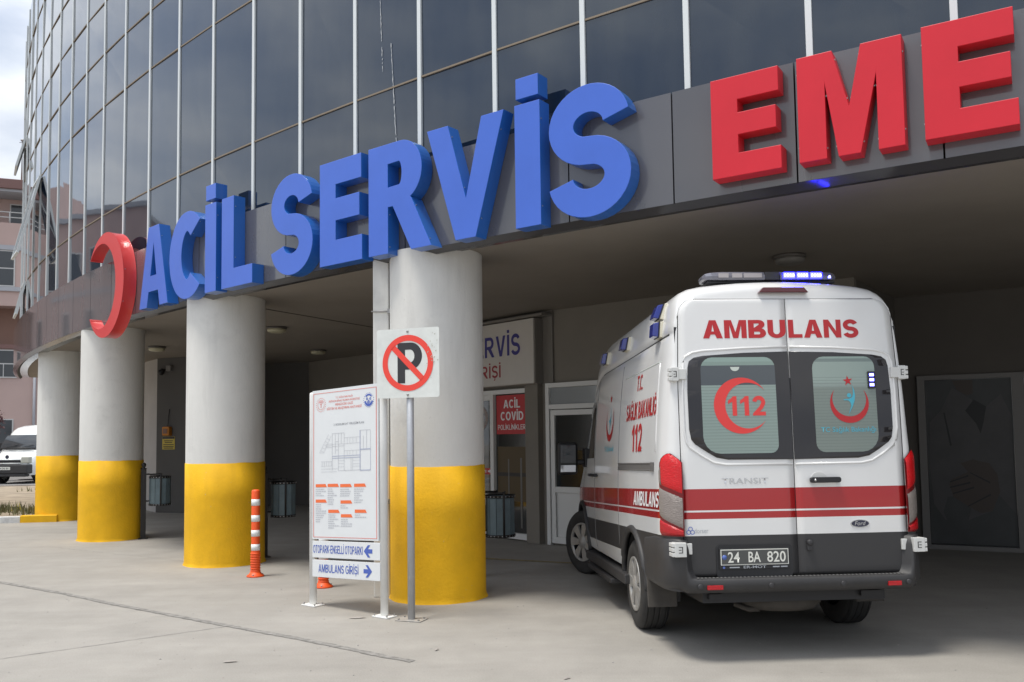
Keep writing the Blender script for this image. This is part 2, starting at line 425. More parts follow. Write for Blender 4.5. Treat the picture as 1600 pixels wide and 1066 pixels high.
# ------------------------------------------------------------------ 2-D outlines -> meshes
def mesh_from_curve(cu):
    o = bpy.data.objects.new('tmp_outline', cu); COL.objects.link(o)
    dg = bpy.context.evaluated_depsgraph_get(); dg.update()
    me = bpy.data.meshes.new_from_object(o.evaluated_get(dg))
    bpy.data.objects.remove(o); bpy.data.curves.remove(cu)
    return me
def outline_mesh(polys, depth=0., bevel=0.):
    cu = bpy.data.curves.new('tmp_outline', 'CURVE'); cu.dimensions = '2D'; cu.fill_mode = 'BOTH'
    cu.extrude = depth / 2; cu.bevel_depth = bevel; cu.bevel_resolution = 1; cu.offset = -bevel
    for p in polys:
        sp = cu.splines.new('POLY'); sp.points.add(len(p) - 1); sp.use_cyclic_u = True
        for q, (x, y) in zip(sp.points, p): q.co = (x, y, 0, 1)
    return mesh_from_curve(cu)
_cap = {}
def text_mesh(s, width=None, cap=.1, bold=0., shear=0., align='C', spacing=1.):
    """flat text, baseline y=0, capitals 'cap' tall, total width 'width'"""
    def raw(t):
        cu = bpy.data.curves.new('tmp_text', 'FONT'); cu.body = t; cu.size = 1
        cu.offset = bold; cu.shear = shear; cu.space_character = spacing; cu.resolution_u = 3
        cu.fill_mode = "FRONT"
        return mesh_from_curve(cu)
    key = round(bold, 4)
    if key not in _cap:
        m = raw('H'); ys = [v.co.y for v in m.vertices]; _cap[key] = (min(ys), max(ys)); bpy.data.meshes.remove(m)
    lo, hi = _cap[key]
    m = raw(s); xs = [v.co.x for v in m.vertices]; x0, x1 = min(xs), max(xs)
    sy = cap / (hi - lo); sx = sy if width is None else width / (x1 - x0)
    xo = {'C': (x0 + x1) / 2, 'L': x0, 'R': x1}[align]
    for v in m.vertices: v.co = ((v.co.x - xo) * sx, (v.co.y - lo) * sy, 0)
    return m
def place(me, fn, name, material, parent=None, mats=None):
    for v in me.vertices: v.co = fn(v.co.x, v.co.y, v.co.z)
    me.materials.clear()
    for m_ in (mats or [material]): me.materials.append(m_)
    me.name = name
    o = bpy.data.objects.new(name, me); COL.objects.link(o)
    if parent: o.parent = parent
    return o
def text_obj(s, fn, name, material, parent, **kw):
    return place(text_mesh(s, **kw), fn, name, material, parent)
def circle(cx, cy, r, n=40, ry=None, a0=0, a1=2 * PI, close=False):
    ry = ry or r
    k = n if not close else n
    return [(cx + r * math.cos(a0 + (a1 - a0) * i / (n - (1 if abs(a1 - a0) < 2 * PI - 1e-6 else 0))), cy + ry * math.sin(a0 + (a1 - a0) * i / (n - (1 if abs(a1 - a0) < 2 * PI - 1e-6 else 0)))) for i in range(n)]
def stroke(center, t):
    """closed outline around a centre line of points with thickness t"""
    L_, R_ = [], []
    n = len(center)
    for i, (x, y) in enumerate(center):
        a = center[max(i - 1, 0)]; b = center[min(i + 1, n - 1)]
        dx, dy = b[0] - a[0], b[1] - a[1]; l = math.hypot(dx, dy) or 1
        tt = t[i] if isinstance(t, (list, tuple)) else t
        nx, ny = -dy / l * tt / 2, dx / l * tt / 2
        L_.append((x + nx, y + ny)); R_.append((x - nx, y - ny))
    return L_ + R_[::-1]
def crescent(cx, cy, ro, ci, ri, side=-1, n=48, yshift=0):
    """outer circle radius ro at (cx,cy); inner circle radius ri centred ci to the side; opening on 'side'"""
    out = []
    # intersection angle
    d = abs(ci); x = (ro * ro - ri * ri + d * d) / (2 * d); y = math.sqrt(max(ro * ro - x * x, 1e-9))
    ao = math.atan2(y, x); ai = math.atan2(y, x - d)
    for i in range(n + 1): a = ao + (2 * PI - 2 * ao) * i / n; out.append((ro * math.cos(a), ro * math.sin(a)))
    for i in range(1, n): a = (2 * PI - ai) + (ai - (2 * PI - ai)) * i / n; out.append((d + ri * math.cos(a), ri * math.sin(a)))
    # opening is towards +x here
    return [(cx - side * -1 * 0 + (px if side > 0 else -px), cy + py) for px, py in out]
# ------------------------------------------------------------------ heavy capitals drawn as outlines (cap height 1)
def _e(cx, cy, rx, ry, a0, a1, n=14): return [(cx + rx * math.cos(R(a0 + (a1 - a0) * i / n)), cy + ry * math.sin(R(a0 + (a1 - a0) * i / n))) for i in range(n + 1)]
def glyph(c, w):
    h = w * .82                      # horizontal strokes
    if c == 'A': W = .84; k = .40; return [[(0, 0), (w * 1.05, 0), (w * 1.05 + .07, .21), (W - w * 1.05 - .07, .21), (W - w * 1.05, 0), (W, 0), (W / 2 + w * .58, 1), (W / 2 - w * .58, 1)], [(w * 1.05 + .11, .21 + h * .85), (W / 2, .96 - w * .75), (W - w * 1.05 - .11, .21 + h * .85)]], W
    if c == 'B':
        W = .76; r = .27
        out = [(0, 0)] + _e(W - .29, .275, .29, .275, -90, 62) + _e(W - .30, .755, .255, .245, -62, 90) + [(0, 1)]
        i1 = [(w, h)] + _e(W - .30, .275, .29 - w * .98, .275 - h, -90, 90) + [(w, .55 - h)]
        i2 = [(w, .53 + h * .15)] + _e(W - .31, .765, .25 - w * .98, .235 - h * .98, -90, 90) + [(w, 1 - h)]
        return [out, i1, i2], W
    if c in 'CÇ':
        W = .80; p = _e(.42, .5, .42 - w / 2, .5 - h / 2 + .01, 44, 316, 30); g = [stroke(p, [h + (w - h) * abs(math.cos(R(44 + 272 * i / 30))) for i in range(31)])]
        if c == 'Ç': g.append([(.38, -.04), (.48, -.04), (.46, -.12), (.40, -.22), (.30, -.20)])
        return g, W
    if c == 'D': W = .80; return [[(0, 0)] + _e(W - .42, .5, .42, .5, -90, 90, 20) + [(0, 1)], [(w, h)] + _e(W - .44, .5, .44 - w, .5 - h, -90, 90, 18) + [(w, 1 - h)]], W
    if c == 'E':
        W = .68; m = h * .95; y = .5 - m / 2 + .015
        return [[(0, 0), (W, 0), (W, h), (w, h), (w, y), (W * .93, y), (W * .93, y + m), (w, y + m), (w, 1 - h), (W * .98, 1 - h), (W * .98, 1), (0, 1)]], W
    if c == 'F':
        W = .64; m = h * .95; y = .45; return [[(0, 0), (w, 0), (w, y), (W * .9, y), (W * .9, y + m), (w, y + m), (w, 1 - h), (W, 1 - h), (W, 1), (0, 1)]], W
    if c in 'GĞ':
        W = .86; ro = (.44, .51); cx = .43
        out = _e(cx, .5, ro[0], ro[1], 38, 318, 30) + [(W - .0, .12), (W, .56), (W * .52, .56), (W * .52, .56 - h), (W - w * .9, .56 - h), (W - w * .9, .235)]
        inn = _e(cx, .5, ro[0] - w, ro[1] - h, 312, 46, 26)
        g = [out + inn]
        if c == 'Ğ': g.append(stroke(_e(cx + .03, 1.22, .15, .13, 195, 345, 10), h * .55))
        return g, W
    if c == 'H': W = .78; y = .5 - h / 2; return [[(0, 0), (w, 0), (w, y), (W - w, y), (W - w, 0), (W, 0), (W, 1), (W - w, 1), (W - w, y + h), (w, y + h), (w, 1), (0, 1)]], W
    if c in 'Iİ':
        g = [[(0, 0), (w, 0), (w, 1), (0, 1)]]
        if c == 'İ': g.append([(0, 1.09), (w, 1.09), (w, 1.09 + h * .95), (0, 1.09 + h * .95)])
        return g, w
    if c == 'K': W = .82; return [[(0, 0), (w, 0), (w, .30), (w + .10, .42), (W - w * 1.12, 0), (W, 0), (w + .24, .60), (W * .97, 1), (W - w * 1.25, 1), (w, .60), (w, 1), (0, 1)]], W
    if c == 'L': W = .64; return [[(0, 0), (W, 0), (W, h), (w, h), (w, 1), (0, 1)]], W
    if c == 'M':
        W = .96; s = w * .92; return [[(0, 0), (s, 0), (s, .74), (W / 2 - s * .47, 0), (W / 2 + s * .47, 0), (W - s, .74), (W - s, 0), (W, 0), (W, 1), (W - s * 1.38, 1), (W / 2, .33), (s * 1.38, 1), (0, 1)]], W
    if c == 'N': W = .80; s = w * .95; return [[(0, 0), (s, 0), (s, .64), (W - s, 0), (W, 0), (W, 1), (W - s, 1), (W - s, .36), (s, 1), (0, 1)]], W
    if c in 'OÖ':
        W = .88; g = [_e(W / 2, .5, W / 2, .51, 0, 351, 39), _e(W / 2, .5, W / 2 - w, .51 - h, 0, 351, 39)]
        if c == 'Ö': g += [[(W / 2 - .22, 1.1), (W / 2 - .06, 1.1), (W / 2 - .06, 1.25), (W / 2 - .22, 1.25)], [(W / 2 + .06, 1.1), (W / 2 + .22, 1.1), (W / 2 + .22, 1.25), (W / 2 + .06, 1.25)]]
        return g, W
    if c == 'P': W = .72; return [[(0, 0), (w, 0), (w, .38)] + _e(W - .31, .69, .31, .31, -90, 90) + [(0, 1)], [(w, .38 + h * .95)] + _e(W - .32, .69, .32 - w * .98, .31 - h * .95, -90, 90) + [(w, 1 - h)]], W
    if c == 'R': W = .82; return [[(0, 0), (w, 0), (w, .40), (w + .08, .40), (W - w * 1.15, 0), (W, 0), (W * .66, .425)] + _e(W - .36, .70, .30, .30, -58, 90) + [(0, 1)], [(w, .40 + h * .9)] + _e(W - .37, .70, .30 - w * .95, .30 - h, -90, 90) + [(w, 1 - h)]], W
    if c in 'SŞ':
        W = .74; t = h * 1.06; ry = (1.02 - t) / 4; rx = (W - w) / 2
        p = _e(W / 2, 1.01 - t / 2 - ry, rx * .95, ry, 18, 252, 20) + _e(W / 2, -.01 + t / 2 + ry, rx, ry, 72, -164, 20)
        g = [stroke(p, t * 1.05)]
        if c == 'Ş': g.append([(W * .42, -.04), (W * .58, -.04), (W * .58, -.12), (W * .46, -.24), (W * .32, -.22), (W * .44, -.13)])
        return g, W
    if c == 'T': W = .72; return [[(W / 2 - w / 2, 0), (W / 2 + w / 2, 0), (W / 2 + w / 2, 1 - h), (W, 1 - h), (W, 1), (0, 1), (0, 1 - h), (W / 2 - w / 2, 1 - h)]], W
    if c in 'UÜ':
        W = .78; r = W / 2
        g = [[(0, 1)] + _e(r, .37, r, .38, 180, 360, 20) + [(W, 1), (W - w, 1)] + _e(r, .38, r - w, .38 - h, 360, 180, 18) + [(w, 1)]]
        if c == 'Ü': g += [[(.12, 1.1), (.28, 1.1), (.28, 1.25), (.12, 1.25)], [(.50, 1.1), (.66, 1.1), (.66, 1.25), (.50, 1.25)]]
        return g, W
    if c == 'V': W = .80; return [[(W / 2 - w * .52, 0), (W / 2 + w * .52, 0), (W, 1), (W - w * 1.08, 1), (W / 2, .27), (w * 1.08, 1), (0, 1)]], W
    if c == '1': return [[(.22, 0), (.22 + w, 0), (.22 + w, 1), (.22 + w * .25, 1), (.13, .86), (0, .78), (0, .60), (.22, .72)]], .22 + w
    if c == '2':
        W = .68; t = w * .95
        p = _e(.34, .68, .34 - t / 2, .32 - h / 2, 172, -28, 18)
        q = [(p[-1][0] - .10, .40), (.30, .20), (.22, .10)]
        o = stroke(p + q, [h + (t - h) * .6] * len(p) + [t * .9, t * .85, t * .7])
        n = len(p) + 3
        left, right = o[:n], o[n:]
        # close with a foot: take the right-hand (lower) side down to the base line
        return [left[:-1] + [(.34, h), (W, h), (W, 0), (0, 0), (.02, .10), (.10, .22)] + right[1:]] if False else [left[:-2] + [(.36, h), (W, h), (W, 0), (0, 0), (.03, .12)] + right[2:]], W
    if c == '.': return [[(0, 0), (w, 0), (w, h), (0, h)]], w
    if c == '-': return [[(0, .36), (.30, .36), (.30, .36 + h), (0, .36 + h)]], .30
    return None
def bold_polys(s, w=.2, gap=.10, space=.32):
    x = 0; out = []
    for c in s:
        if c == ' ': x += space; continue
        g = glyph(c, w)
        if g is None: return None
        for p in g[0]: out.append([(x + a, b_) for a, b_ in p])
        x += g[1] + gap
    return out, x - gap
def caps_mesh(s, width, cap, w=.2, shear=0., align='C', gap=.10, depth=0.):
    polys, W = bold_polys(s, w, gap)
    k = width / W; o = {'C': W / 2, 'L': 0, 'R': W}[align]
    return outline_mesh([[((x - o) * k + shear * y * cap, y * cap) for x, y in p] for p in polys], depth)
def caps_obj(s, fn, name, material, parent, **kw): return place(caps_mesh(s, **kw), fn, name, material, parent)
# ------------------------------------------------------------------ camera
def make_camera():
    cam = bpy.data.cameras.new('camera'); o = bpy.data.objects.new('camera', cam); COL.objects.link(o)
    p, r = R(3.578), R(.779)
    F = Vector((0, math.cos(p), math.sin(p))); U0 = Vector((0, -math.sin(p), math.cos(p))); R0 = Vector((1, 0, 0))
    Rr = R0 * math.cos(r) - U0 * math.sin(r); U = R0 * math.sin(r) + U0 * math.cos(r)
    m = Matrix((Rr, U, -F)).transposed().to_4x4(); m.translation = (0, 0, 1.67)
    o.matrix_world = m
    cam.sensor_width = 36; cam.lens = 36 * 1350 / 1600
    cam.shift_y = (597.28 - 533) / 1600
    cam.clip_start = .05; cam.clip_end = 2000
    SC.camera = o
make_camera()

# ------------------------------------------------------------------ light and sky
SUN_DIR = Vector((-.52, -.28, 1.9)).normalized()
def make_light():
    el = math.asin(SUN_DIR.z); az = math.atan2(SUN_DIR.x, SUN_DIR.y)
    s = bpy.data.lights.new('sun', 'SUN'); s.energy = 2.2; s.angle = R(14); s.color = (1, .955, .875)
    o = bpy.data.objects.new('sun', s); COL.objects.link(o)
    o.rotation_euler = (-SUN_DIR).to_track_quat('-Z', 'Y').to_euler(); o.location = (0, 0, 40)
    w = bpy.data.worlds.new('World'); SC.world = w; w.use_nodes = True
    nt = w.node_tree; L = nt.links.new
    bg = nt.nodes['Background']; bg.inputs['Strength'].default_value = .1
    sky = N(nt, 'ShaderNodeTexSky'); sky.sky_type = 'NISHITA'; sky.sun_disc = False
    sky.sun_elevation = el; sky.sun_rotation = az; sky.dust_density = 2.5; sky.air_density = 1.2
    tc = N(nt, 'ShaderNodeTexCoord'); mp = N(nt, 'ShaderNodeMapping'); mp.inputs['Scale'].default_value = (1, 1, 2.4)
    mp.inputs['Location'].default_value = (.35, .2, .1)
    L(tc.outputs['Generated'], mp.inputs['Vector'])
    no = N(nt, 'ShaderNodeTexNoise'); no.inputs['Scale'].default_value = 2.3; no.inputs['Detail'].default_value = 7; no.inputs['Roughness'].default_value = .55
    no.inputs['Distortion'].default_value = .4
    L(mp.outputs['Vector'], no.inputs['Vector'])
    cov = N(nt, 'ShaderNodeMapRange'); cov.inputs['From Min'].default_value = .36; cov.inputs['From Max'].default_value = .56
    cov.inputs['To Min'].default_value = .5; cov.inputs['To Max'].default_value = 1.0
    L(no.outputs['Fac'], cov.inputs['Value'])
    cl = N(nt, 'ShaderNodeValToRGB')
    cl.color_ramp.elements[0].position = .35; cl.color_ramp.elements[0].color = (4.9, 5.5, 6.7, 1)
    cl.color_ramp.elements[1].position = .66; cl.color_ramp.elements[1].color = (8.9, 9.2, 9.5, 1)
    n2 = N(nt, 'ShaderNodeTexNoise'); n2.inputs['Scale'].default_value = 4.6; n2.inputs['Detail'].default_value = 8
    L(mp.outputs['Vector'], n2.inputs['Vector']); L(n2.outputs['Fac'], cl.inputs['Fac'])
    sz = N(nt, 'ShaderNodeSeparateXYZ'); L(tc.outputs['Generated'], sz.inputs['Vector'])
    gr = N(nt, 'ShaderNodeMapRange'); gr.inputs['From Min'].default_value = 0; gr.inputs['From Max'].default_value = 1
    gr.inputs['To Min'].default_value = .66; gr.inputs['To Max'].default_value = 1.45
    L(sz.outputs['Z'], gr.inputs['Value'])
    cg = N(nt, 'ShaderNodeMix', data_type='RGBA', blend_type='MULTIPLY'); cg.inputs['Factor'].default_value = 1
    L(cl.outputs['Color'], cg.inputs['A']); L(gr.outputs['Result'], cg.inputs['B'])
    mx = N(nt, 'ShaderNodeMix', data_type='RGBA')
    L(cov.outputs['Result'], mx.inputs['Factor']); L(sky.outputs['Color'], mx.inputs['A']); L(cg.outputs['Result'], mx.inputs['B'])
    L(mx.outputs['Result'], bg.inputs['Color'])
make_light()
SC.view_settings.view_transform = 'Standard'; SC.view_settings.look = 'None'
SC.view_settings.exposure = 0.5; SC.view_settings.gamma = 1

# ------------------------------------------------------------------ arc frame of the curved facade
CX, CY, RF = 28.06, 46.50, 47.59
def arc(a, r, z=0.):
    a = R(a); return Vector((CX - r * math.sin(a), CY - r * math.cos(a), z))
def arc_frame(a0, r):
    """maps (u right along the facade, v up, w outwards) for a flat thing centred at angle a0"""
    o = arc(a0, r); a = R(a0)
    t = Vector((math.cos(a), -math.sin(a), 0)); n = Vector((-math.sin(a), -math.cos(a), 0))
    return lambda u, v, w=0.: o + t * u + n * w + Vector((0, 0, v))
DEG = R(1) * (RF + .16)

# ------------------------------------------------------------------ ground
def make_ground():
    b = B(); xs = [-150, -30, -12, 0, 14, 60, 150]; ys = [-80, -10, 0, 12, 24, 60, 170]
    vs = [(x, y, 0) for y in ys for x in xs]; n = len(xs)
    b.add(vs, [(j * n + i, j * n + i + 1, (j + 1) * n + i + 1, (j + 1) * n + i) for j in range(len(ys) - 1) for i in range(n - 1)])
    struct(b.build('ground', M['ground']))
    # filled expansion joint parallel to the building, ragged edges
    pts = [(-16, 17.8), (-9, 12.6), (-6.19, 10.515), (-4.978, 9.664), (-4.101, 8.986), (-3.467, 8.53), (-2.595, 7.903), (-1.735, 7.30), (-1.008, 6.731), (-.72, 6.54)]
    fine = []
    for (x0, y0), (x1, y1) in zip(pts, pts[1:]):
        k = max(2, int(math.hypot(x1 - x0, y1 - y0) / .05))
        for i in range(k): fine.append((x0 + (x1 - x0) * i / k, y0 + (y1 - y0) * i / k))
    b = B(); vs = []
    for x, y in fine:
        w0 = .026 + random.random() * .016; w1 = .026 + random.random() * .016
        vs += [(x - .6 * w0, y - .8 * w0, .004), (x + .6 * w1, y + .8 * w1, .004)]
    b.add(vs, [(2 * i, 2 * i + 1, 2 * i + 3, 2 * i + 2) for i in range(len(fine) - 1)])
    struct(b.build('expansion_joint', M['joint']))
    b = B()
    def crack(pts, w):
        vs = []
        for i, (x, y) in enumerate(pts):
            a = pts[max(i - 1, 0)]; c = pts[min(i + 1, len(pts) - 1)]
            dx, dy = c[0] - a[0], c[1] - a[1]; l = math.hypot(dx, dy)
            ww = w * (.6 + .8 * random.random())
            vs += [(x - dy / l * ww, y + dx / l * ww, .0045), (x + dy / l * ww, y - dx / l * ww, .0045)]
        b.add(vs, [(2 * i, 2 * i + 1, 2 * i + 3, 2 * i + 2) for i in range(len(pts) - 1)])
    def wob(a, c, n, amp):
        return [(a[0] + (c[0] - a[0]) * i / n + random.uniform(-amp, amp), a[1] + (c[1] - a[1]) * i / n + random.uniform(-amp, amp)) for i in range(n + 1)]
    crack(wob((-5.2, 5.9), (-2.60, 7.86), 60, .006), .0045)
    crack(wob((-7.5, 14.0), (-4.4, 12.0), 50, .03), .003)
    struct(b.build('pavement_cracks', M['saw']))
    b = B(); b.add([(-.62, 12.02, .0042), (1.15, 11.2, .0042), (1.18, 11.27, .0042), (-.59, 12.10, .0042)], [(0, 1, 2, 3)])
    struct(b.build('faded_yellow_line', M['faded_line']))
    b = B(); rn = random.Random(21)
    for i in range(260):
        x, y = rn.uniform(-5, 5), rn.uniform(4.8, 10); s = rn.uniform(.003, .010) * (1 + .06 * (y - 5)); k = rn.randint(4, 6); a0 = rn.uniform(0, 6)
        if (x + 5) * .55 + (y - 4.8) < .3: continue
        rim = [(x + s * math.cos(a0 + 2 * PI * j / k) * rn.uniform(.6, 1.2), y + s * math.sin(a0 + 2 * PI * j / k) * rn.uniform(.6, 1.2), .001) for j in range(k)]
        b.add(rim + [(x, y, s * rn.uniform(.3, .8))], [(j, (j + 1) % k, k) for j in range(k)], rn.randint(0, 1))
    struct(b.build('grit', [M['kerb_g'], M['saw']]), 'stuff')
    # a few dry scraps lying on the concrete
    for x, y, a, s in ((-2.15, 6.62, .3, .05), (-.62, 6.9, 1.2, .03), (-1.46, 8.15, .2, .07), (.35, 6.05, .8, .03)):
        b = B(); k = 9
        vs = [(x + s * math.cos(2 * PI * i / k) * (1 + .3 * random.random()) * math.cos(a) - s * .35 * math.sin(2 * PI * i / k) * math.sin(a), y + s * math.cos(2 * PI * i / k) * math.sin(a) + s * .35 * math.sin(2 * PI * i / k) * math.cos(a), .006 + .006 * random.random()) for i in range(k)] + [(x, y, .016)]
        b.add(vs, [(i, (i + 1) % k, k) for i in range(k)])
        o = b.build('dry_leaf', M['kerb_g'])
        SCRAPS.append(o)
SCRAPS = []
make_ground()
for o, l in zip(SCRAPS, ('dry leaf scrap on the pale concrete below the long joint', 'tiny leaf scrap on the concrete by the end of the joint', 'flat scrap on the concrete between the floor plan board legs', 'small leaf scrap in the foreground of the ambulance')):
    tag(o, l, 'leaf', 'dry scraps on the concrete')

# ------------------------------------------------------------------ the hospital building
hosp = thing('hospital_building', 'curved glass hospital front with grey fascia over a shaded emergency entrance', 'building', (0, 18, 0))
bpy.context.view_layer.update()
def hp(o):
    o.parent = hosp; o.matrix_parent_inverse = hosp.matrix_world.inverted(); return o
STEP = 1.222; A0 = 34.0
def make_facade():
    # fascia panels
    for k in range(-8, 24):
        a = 34.11 + STEP * k; a1 = a + STEP; g = .008
        b = B(); n = 5; ins = RF - .12; vs = []
        for i in range(n + 1):
            t = a + g + (a1 - a - 2 * g) * i / n
            for r_, z in ((RF, 3.588), (RF, 4.535), (ins, 4.535), (ins, 3.588)):
                vs.append(arc(t, r_, z))
        fs = []
        for i in range(n):
            for q in range(4): fs.append((i * 4 + q, i * 4 + (q + 1) % 4, (i + 1) * 4 + (q + 1) % 4, (i + 1) * 4 + q))
        fs += [(0, 1, 2, 3), (n * 4, n * 4 + 3, n * 4 + 2, n * 4 + 1)]
        b.add(vs, fs)
        hp(b.build('fascia_panel', M['fascia']))
    def band(name, m, r0, r1, z0, z1, a0=24., a1=63.5, n=80):
        b = B(); vs = []
        for i in range(n + 1):
            t = a0 + (a1 - a0) * i / n
            for r_, z in ((r1, z0), (r1, z1), (r0, z1), (r0, z0)): vs.append(arc(t, r_, z))
        fs = [(0, 1, 2, 3), (n * 4, n * 4 + 3, n * 4 + 2, n * 4 + 1)]
        for i in range(n):
            for q in range(4): fs.append((i * 4 + q, i * 4 + (q + 1) % 4, (i + 1) * 4 + (q + 1) % 4, (i + 1) * 4 + q))
        b.add(vs, fs); return hp(b.build(name, m))
    band('fascia_backing', M['seam'], RF - .125, RF - .1215, 3.60, 4.53)
    def sweep(name, m, prof, a0=24., a1=63.5, n=160):
        b = B(); vs = []; k = len(prof)
        for i in range(n + 1):
            for o_, z in prof: vs.append(arc(a0 + (a1 - a0) * i / n, RF + o_, z))
        b.add(vs, [(i * k + q, i * k + q + 1, (i + 1) * k + q + 1, (i + 1) * k + q) for i in range(n) for q in range(k - 1)], 0, False)
        for q in range(len(b.sm)): b.sm[q] = True
        return hp(b.build(name, m))
    sweep('fascia_lip', M['lip'], [(-.004, 3.5865), (-.100, 3.542)])
    sweep('lip_return', M['seam'], [(-.101, 3.542), (-.112, 3.545), (-.16, 3.60)])
    band('inner_lip', M['lip'], RF - .34, RF - .165, 3.592, 3.64)
    band('soffit', M['ceiling'], RF - 23, RF - .335, 3.62, 3.9, 12., 64, 90)
    # curtain wall
    levels = [4.50, 5.48, 7.38, 8.31, 9.23, 10.25, 11.3, 12.4]
    rg = RF - .15
    for k in range(-6, 23):
        a = A0 + STEP * k; top = 7 if a > 37 else 4
        b = B(); vs = []
        for j in range(top + 1):
            vs += [arc(a, rg + random.uniform(-.006, .006), levels[j]), arc(a + STEP, rg + random.uniform(-.006, .006), levels[j])]
        b.add(vs, [(2 * j, 2 * j + 1, 2 * j + 3, 2 * j + 2) for j in range(top)])
        g = hp(b.build('window_bay', M['glass']))
        for z in levels[1:top]:
            b = B(); vs = []
            for aa in (a + .02, a + STEP - .02):
                for r_, zz in ((rg + .014, z - .009), (rg + .014, z + .009), (rg - .02, z + .009), (rg - .02, z - .009)): vs.append(arc(aa, r_, zz))
            b.add(vs, [(0, 1, 5, 4), (1, 2, 6, 5), (3, 0, 4, 7)])
            t = b.build('transom', M['transom']); t.parent = g
        f = arc_frame(a, rg)
        b = B(); b.box(-.026, .026, -.02, .022, 4.545, levels[top], T=lambda x, y, z: f(x, z, y))
        hp(b.build('mullion', M['mullion'], bevel=.004))
    # lime drips that ran down one pane
    rn = random.Random(8)
    for a, zt, zb_, da in ((38.40, 6.7, 5.70, -.05), (38.19, 5.98, 4.72, -.10)):
        b = B(); vs = []; n = 46
        for i in range(n + 1):
            t = i / n; w = .0045 * rn.uniform(.25, 1.2) / (R(1) * rg); aa = a + da * t + rn.uniform(-.004, .004)
            z = zt + (zb_ - zt) * t; vs += [arc(aa - w, rg + .0075, z), arc(aa + w, rg + .0075, z)]
        b.add(vs, [(2 * i, 2 * i + 1, 2 * i + 3, 2 * i + 2) for i in range(n) if not (i > 24 and rn.random() < .35)])
        hp(b.build('lime_streak', M['lime']))
    # open top-hung sashes near the far end of the curve
    for a, zt, ln, ang in ((53.3, 7.36, 1.74, 13), (56.2, 5.46, .80, 12), (57.4, 9.2, .75, 14)):
        f = arc_frame(a + STEP / 2, rg + .03); w = R(STEP) * rg / 2 - .03
        ca, sa = math.cos(R(ang)), math.sin(R(ang))
        T = lambda u, d, e, f=f, zt=zt, ca=ca, sa=sa: f(u, zt - d * ca + e * sa, d * sa + e * ca)
        b = B()
        b.box(-w, -w + .05, 0, ln, -.02, .03, T=T); b.box(w - .05, w, 0, ln, -.02, .03, T=T)
        b.box(-w + .05, w - .05, 0, .05, -.02, .03, T=T); b.box(-w + .05, w - .05, ln - .05, ln, -.02, .03, T=T)
        s = hp(b.build('open_sash', M['mullion']))
        b = B(); b.box(-w + .05, w - .05, .05, ln - .05, -.004, .008, T=T)
        g = b.build('sash_glass', M['glass']); g.parent = s
make_facade()

def wall(name, pts, m, z1=3.62, th=.18, z0=0.):
    """vertical wall along a polyline, viewer side on the right-hand when walking... thickness away from camera"""
    b = B(); n = len(pts)
    off = []
    for i in range(n):
        a = Vector(pts[max(i - 1, 0)]); c = Vector(pts[min(i + 1, n - 1)]); d = (c - a).normalized()
        off.append(Vector((-d.y, d.x)) * th)
    vs = []
    for (x, y), o in zip(pts, off): vs += [(x, y, z0), (x, y, z1), (x + o.x, y + o.y, z1), (x + o.x, y + o.y, z0)]
    fs = [(0, 1, 2, 3), (n * 4 - 4, n * 4 - 1, n * 4 - 2, n * 4 - 3)]
    for i in range(n - 1):
        for q in range(4): fs.append((i * 4 + q, i * 4 + (q + 1) % 4, (i + 1) * 4 + (q + 1) % 4, (i + 1) * 4 + q))
    b.add(vs, fs)
    return hp(b.build(name, m))
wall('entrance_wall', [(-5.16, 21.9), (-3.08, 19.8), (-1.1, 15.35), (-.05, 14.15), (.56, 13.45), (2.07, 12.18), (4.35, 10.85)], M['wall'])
wall('recess_wall', [(4.352, 10.90), (5.62, 12.57)], M['wall_shaded'])
wall('recess_back_wall', [(5.40, 12.70), (7.0, 11.8), (9, 10.8), (12, 9.2), (13.5, 6.0), (13.5, .6)], M['wall_shaded'])  # far right stretch is unseen, added to close the canopy and keep it dark
wall('service_wall_end', [(-9.3, 21.6), (-8.385, 20.40)], M['wall_lit'])
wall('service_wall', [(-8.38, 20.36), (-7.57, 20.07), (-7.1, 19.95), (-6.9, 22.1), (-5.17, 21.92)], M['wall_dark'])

def wall_frame(a, b):
    a = Vector((*a, 0)); b = Vector((*b, 0)); e = (b - a).normalized(); n = Vector((e.y, -e.x, 0))
    return lambda s, z, w=0.: a + e * s + n * w + Vector((0, 0, z))
FW = wall_frame((-.05, 14.15), (.65, 13.35))
FD = wall_frame((.56, 13.45), (2.07, 12.18))
FR = wall_frame((5.79, 12.48), (7.0, 11.8))
def wbox(b, f, s0, s1, z0, z1, w0, w1, mi=0):
    return b.box(s0, s1, w0, w1, z0, z1, mi, T=lambda x, y, z: f(x, z, y))
def sub(o, parent): o.parent = parent; return o

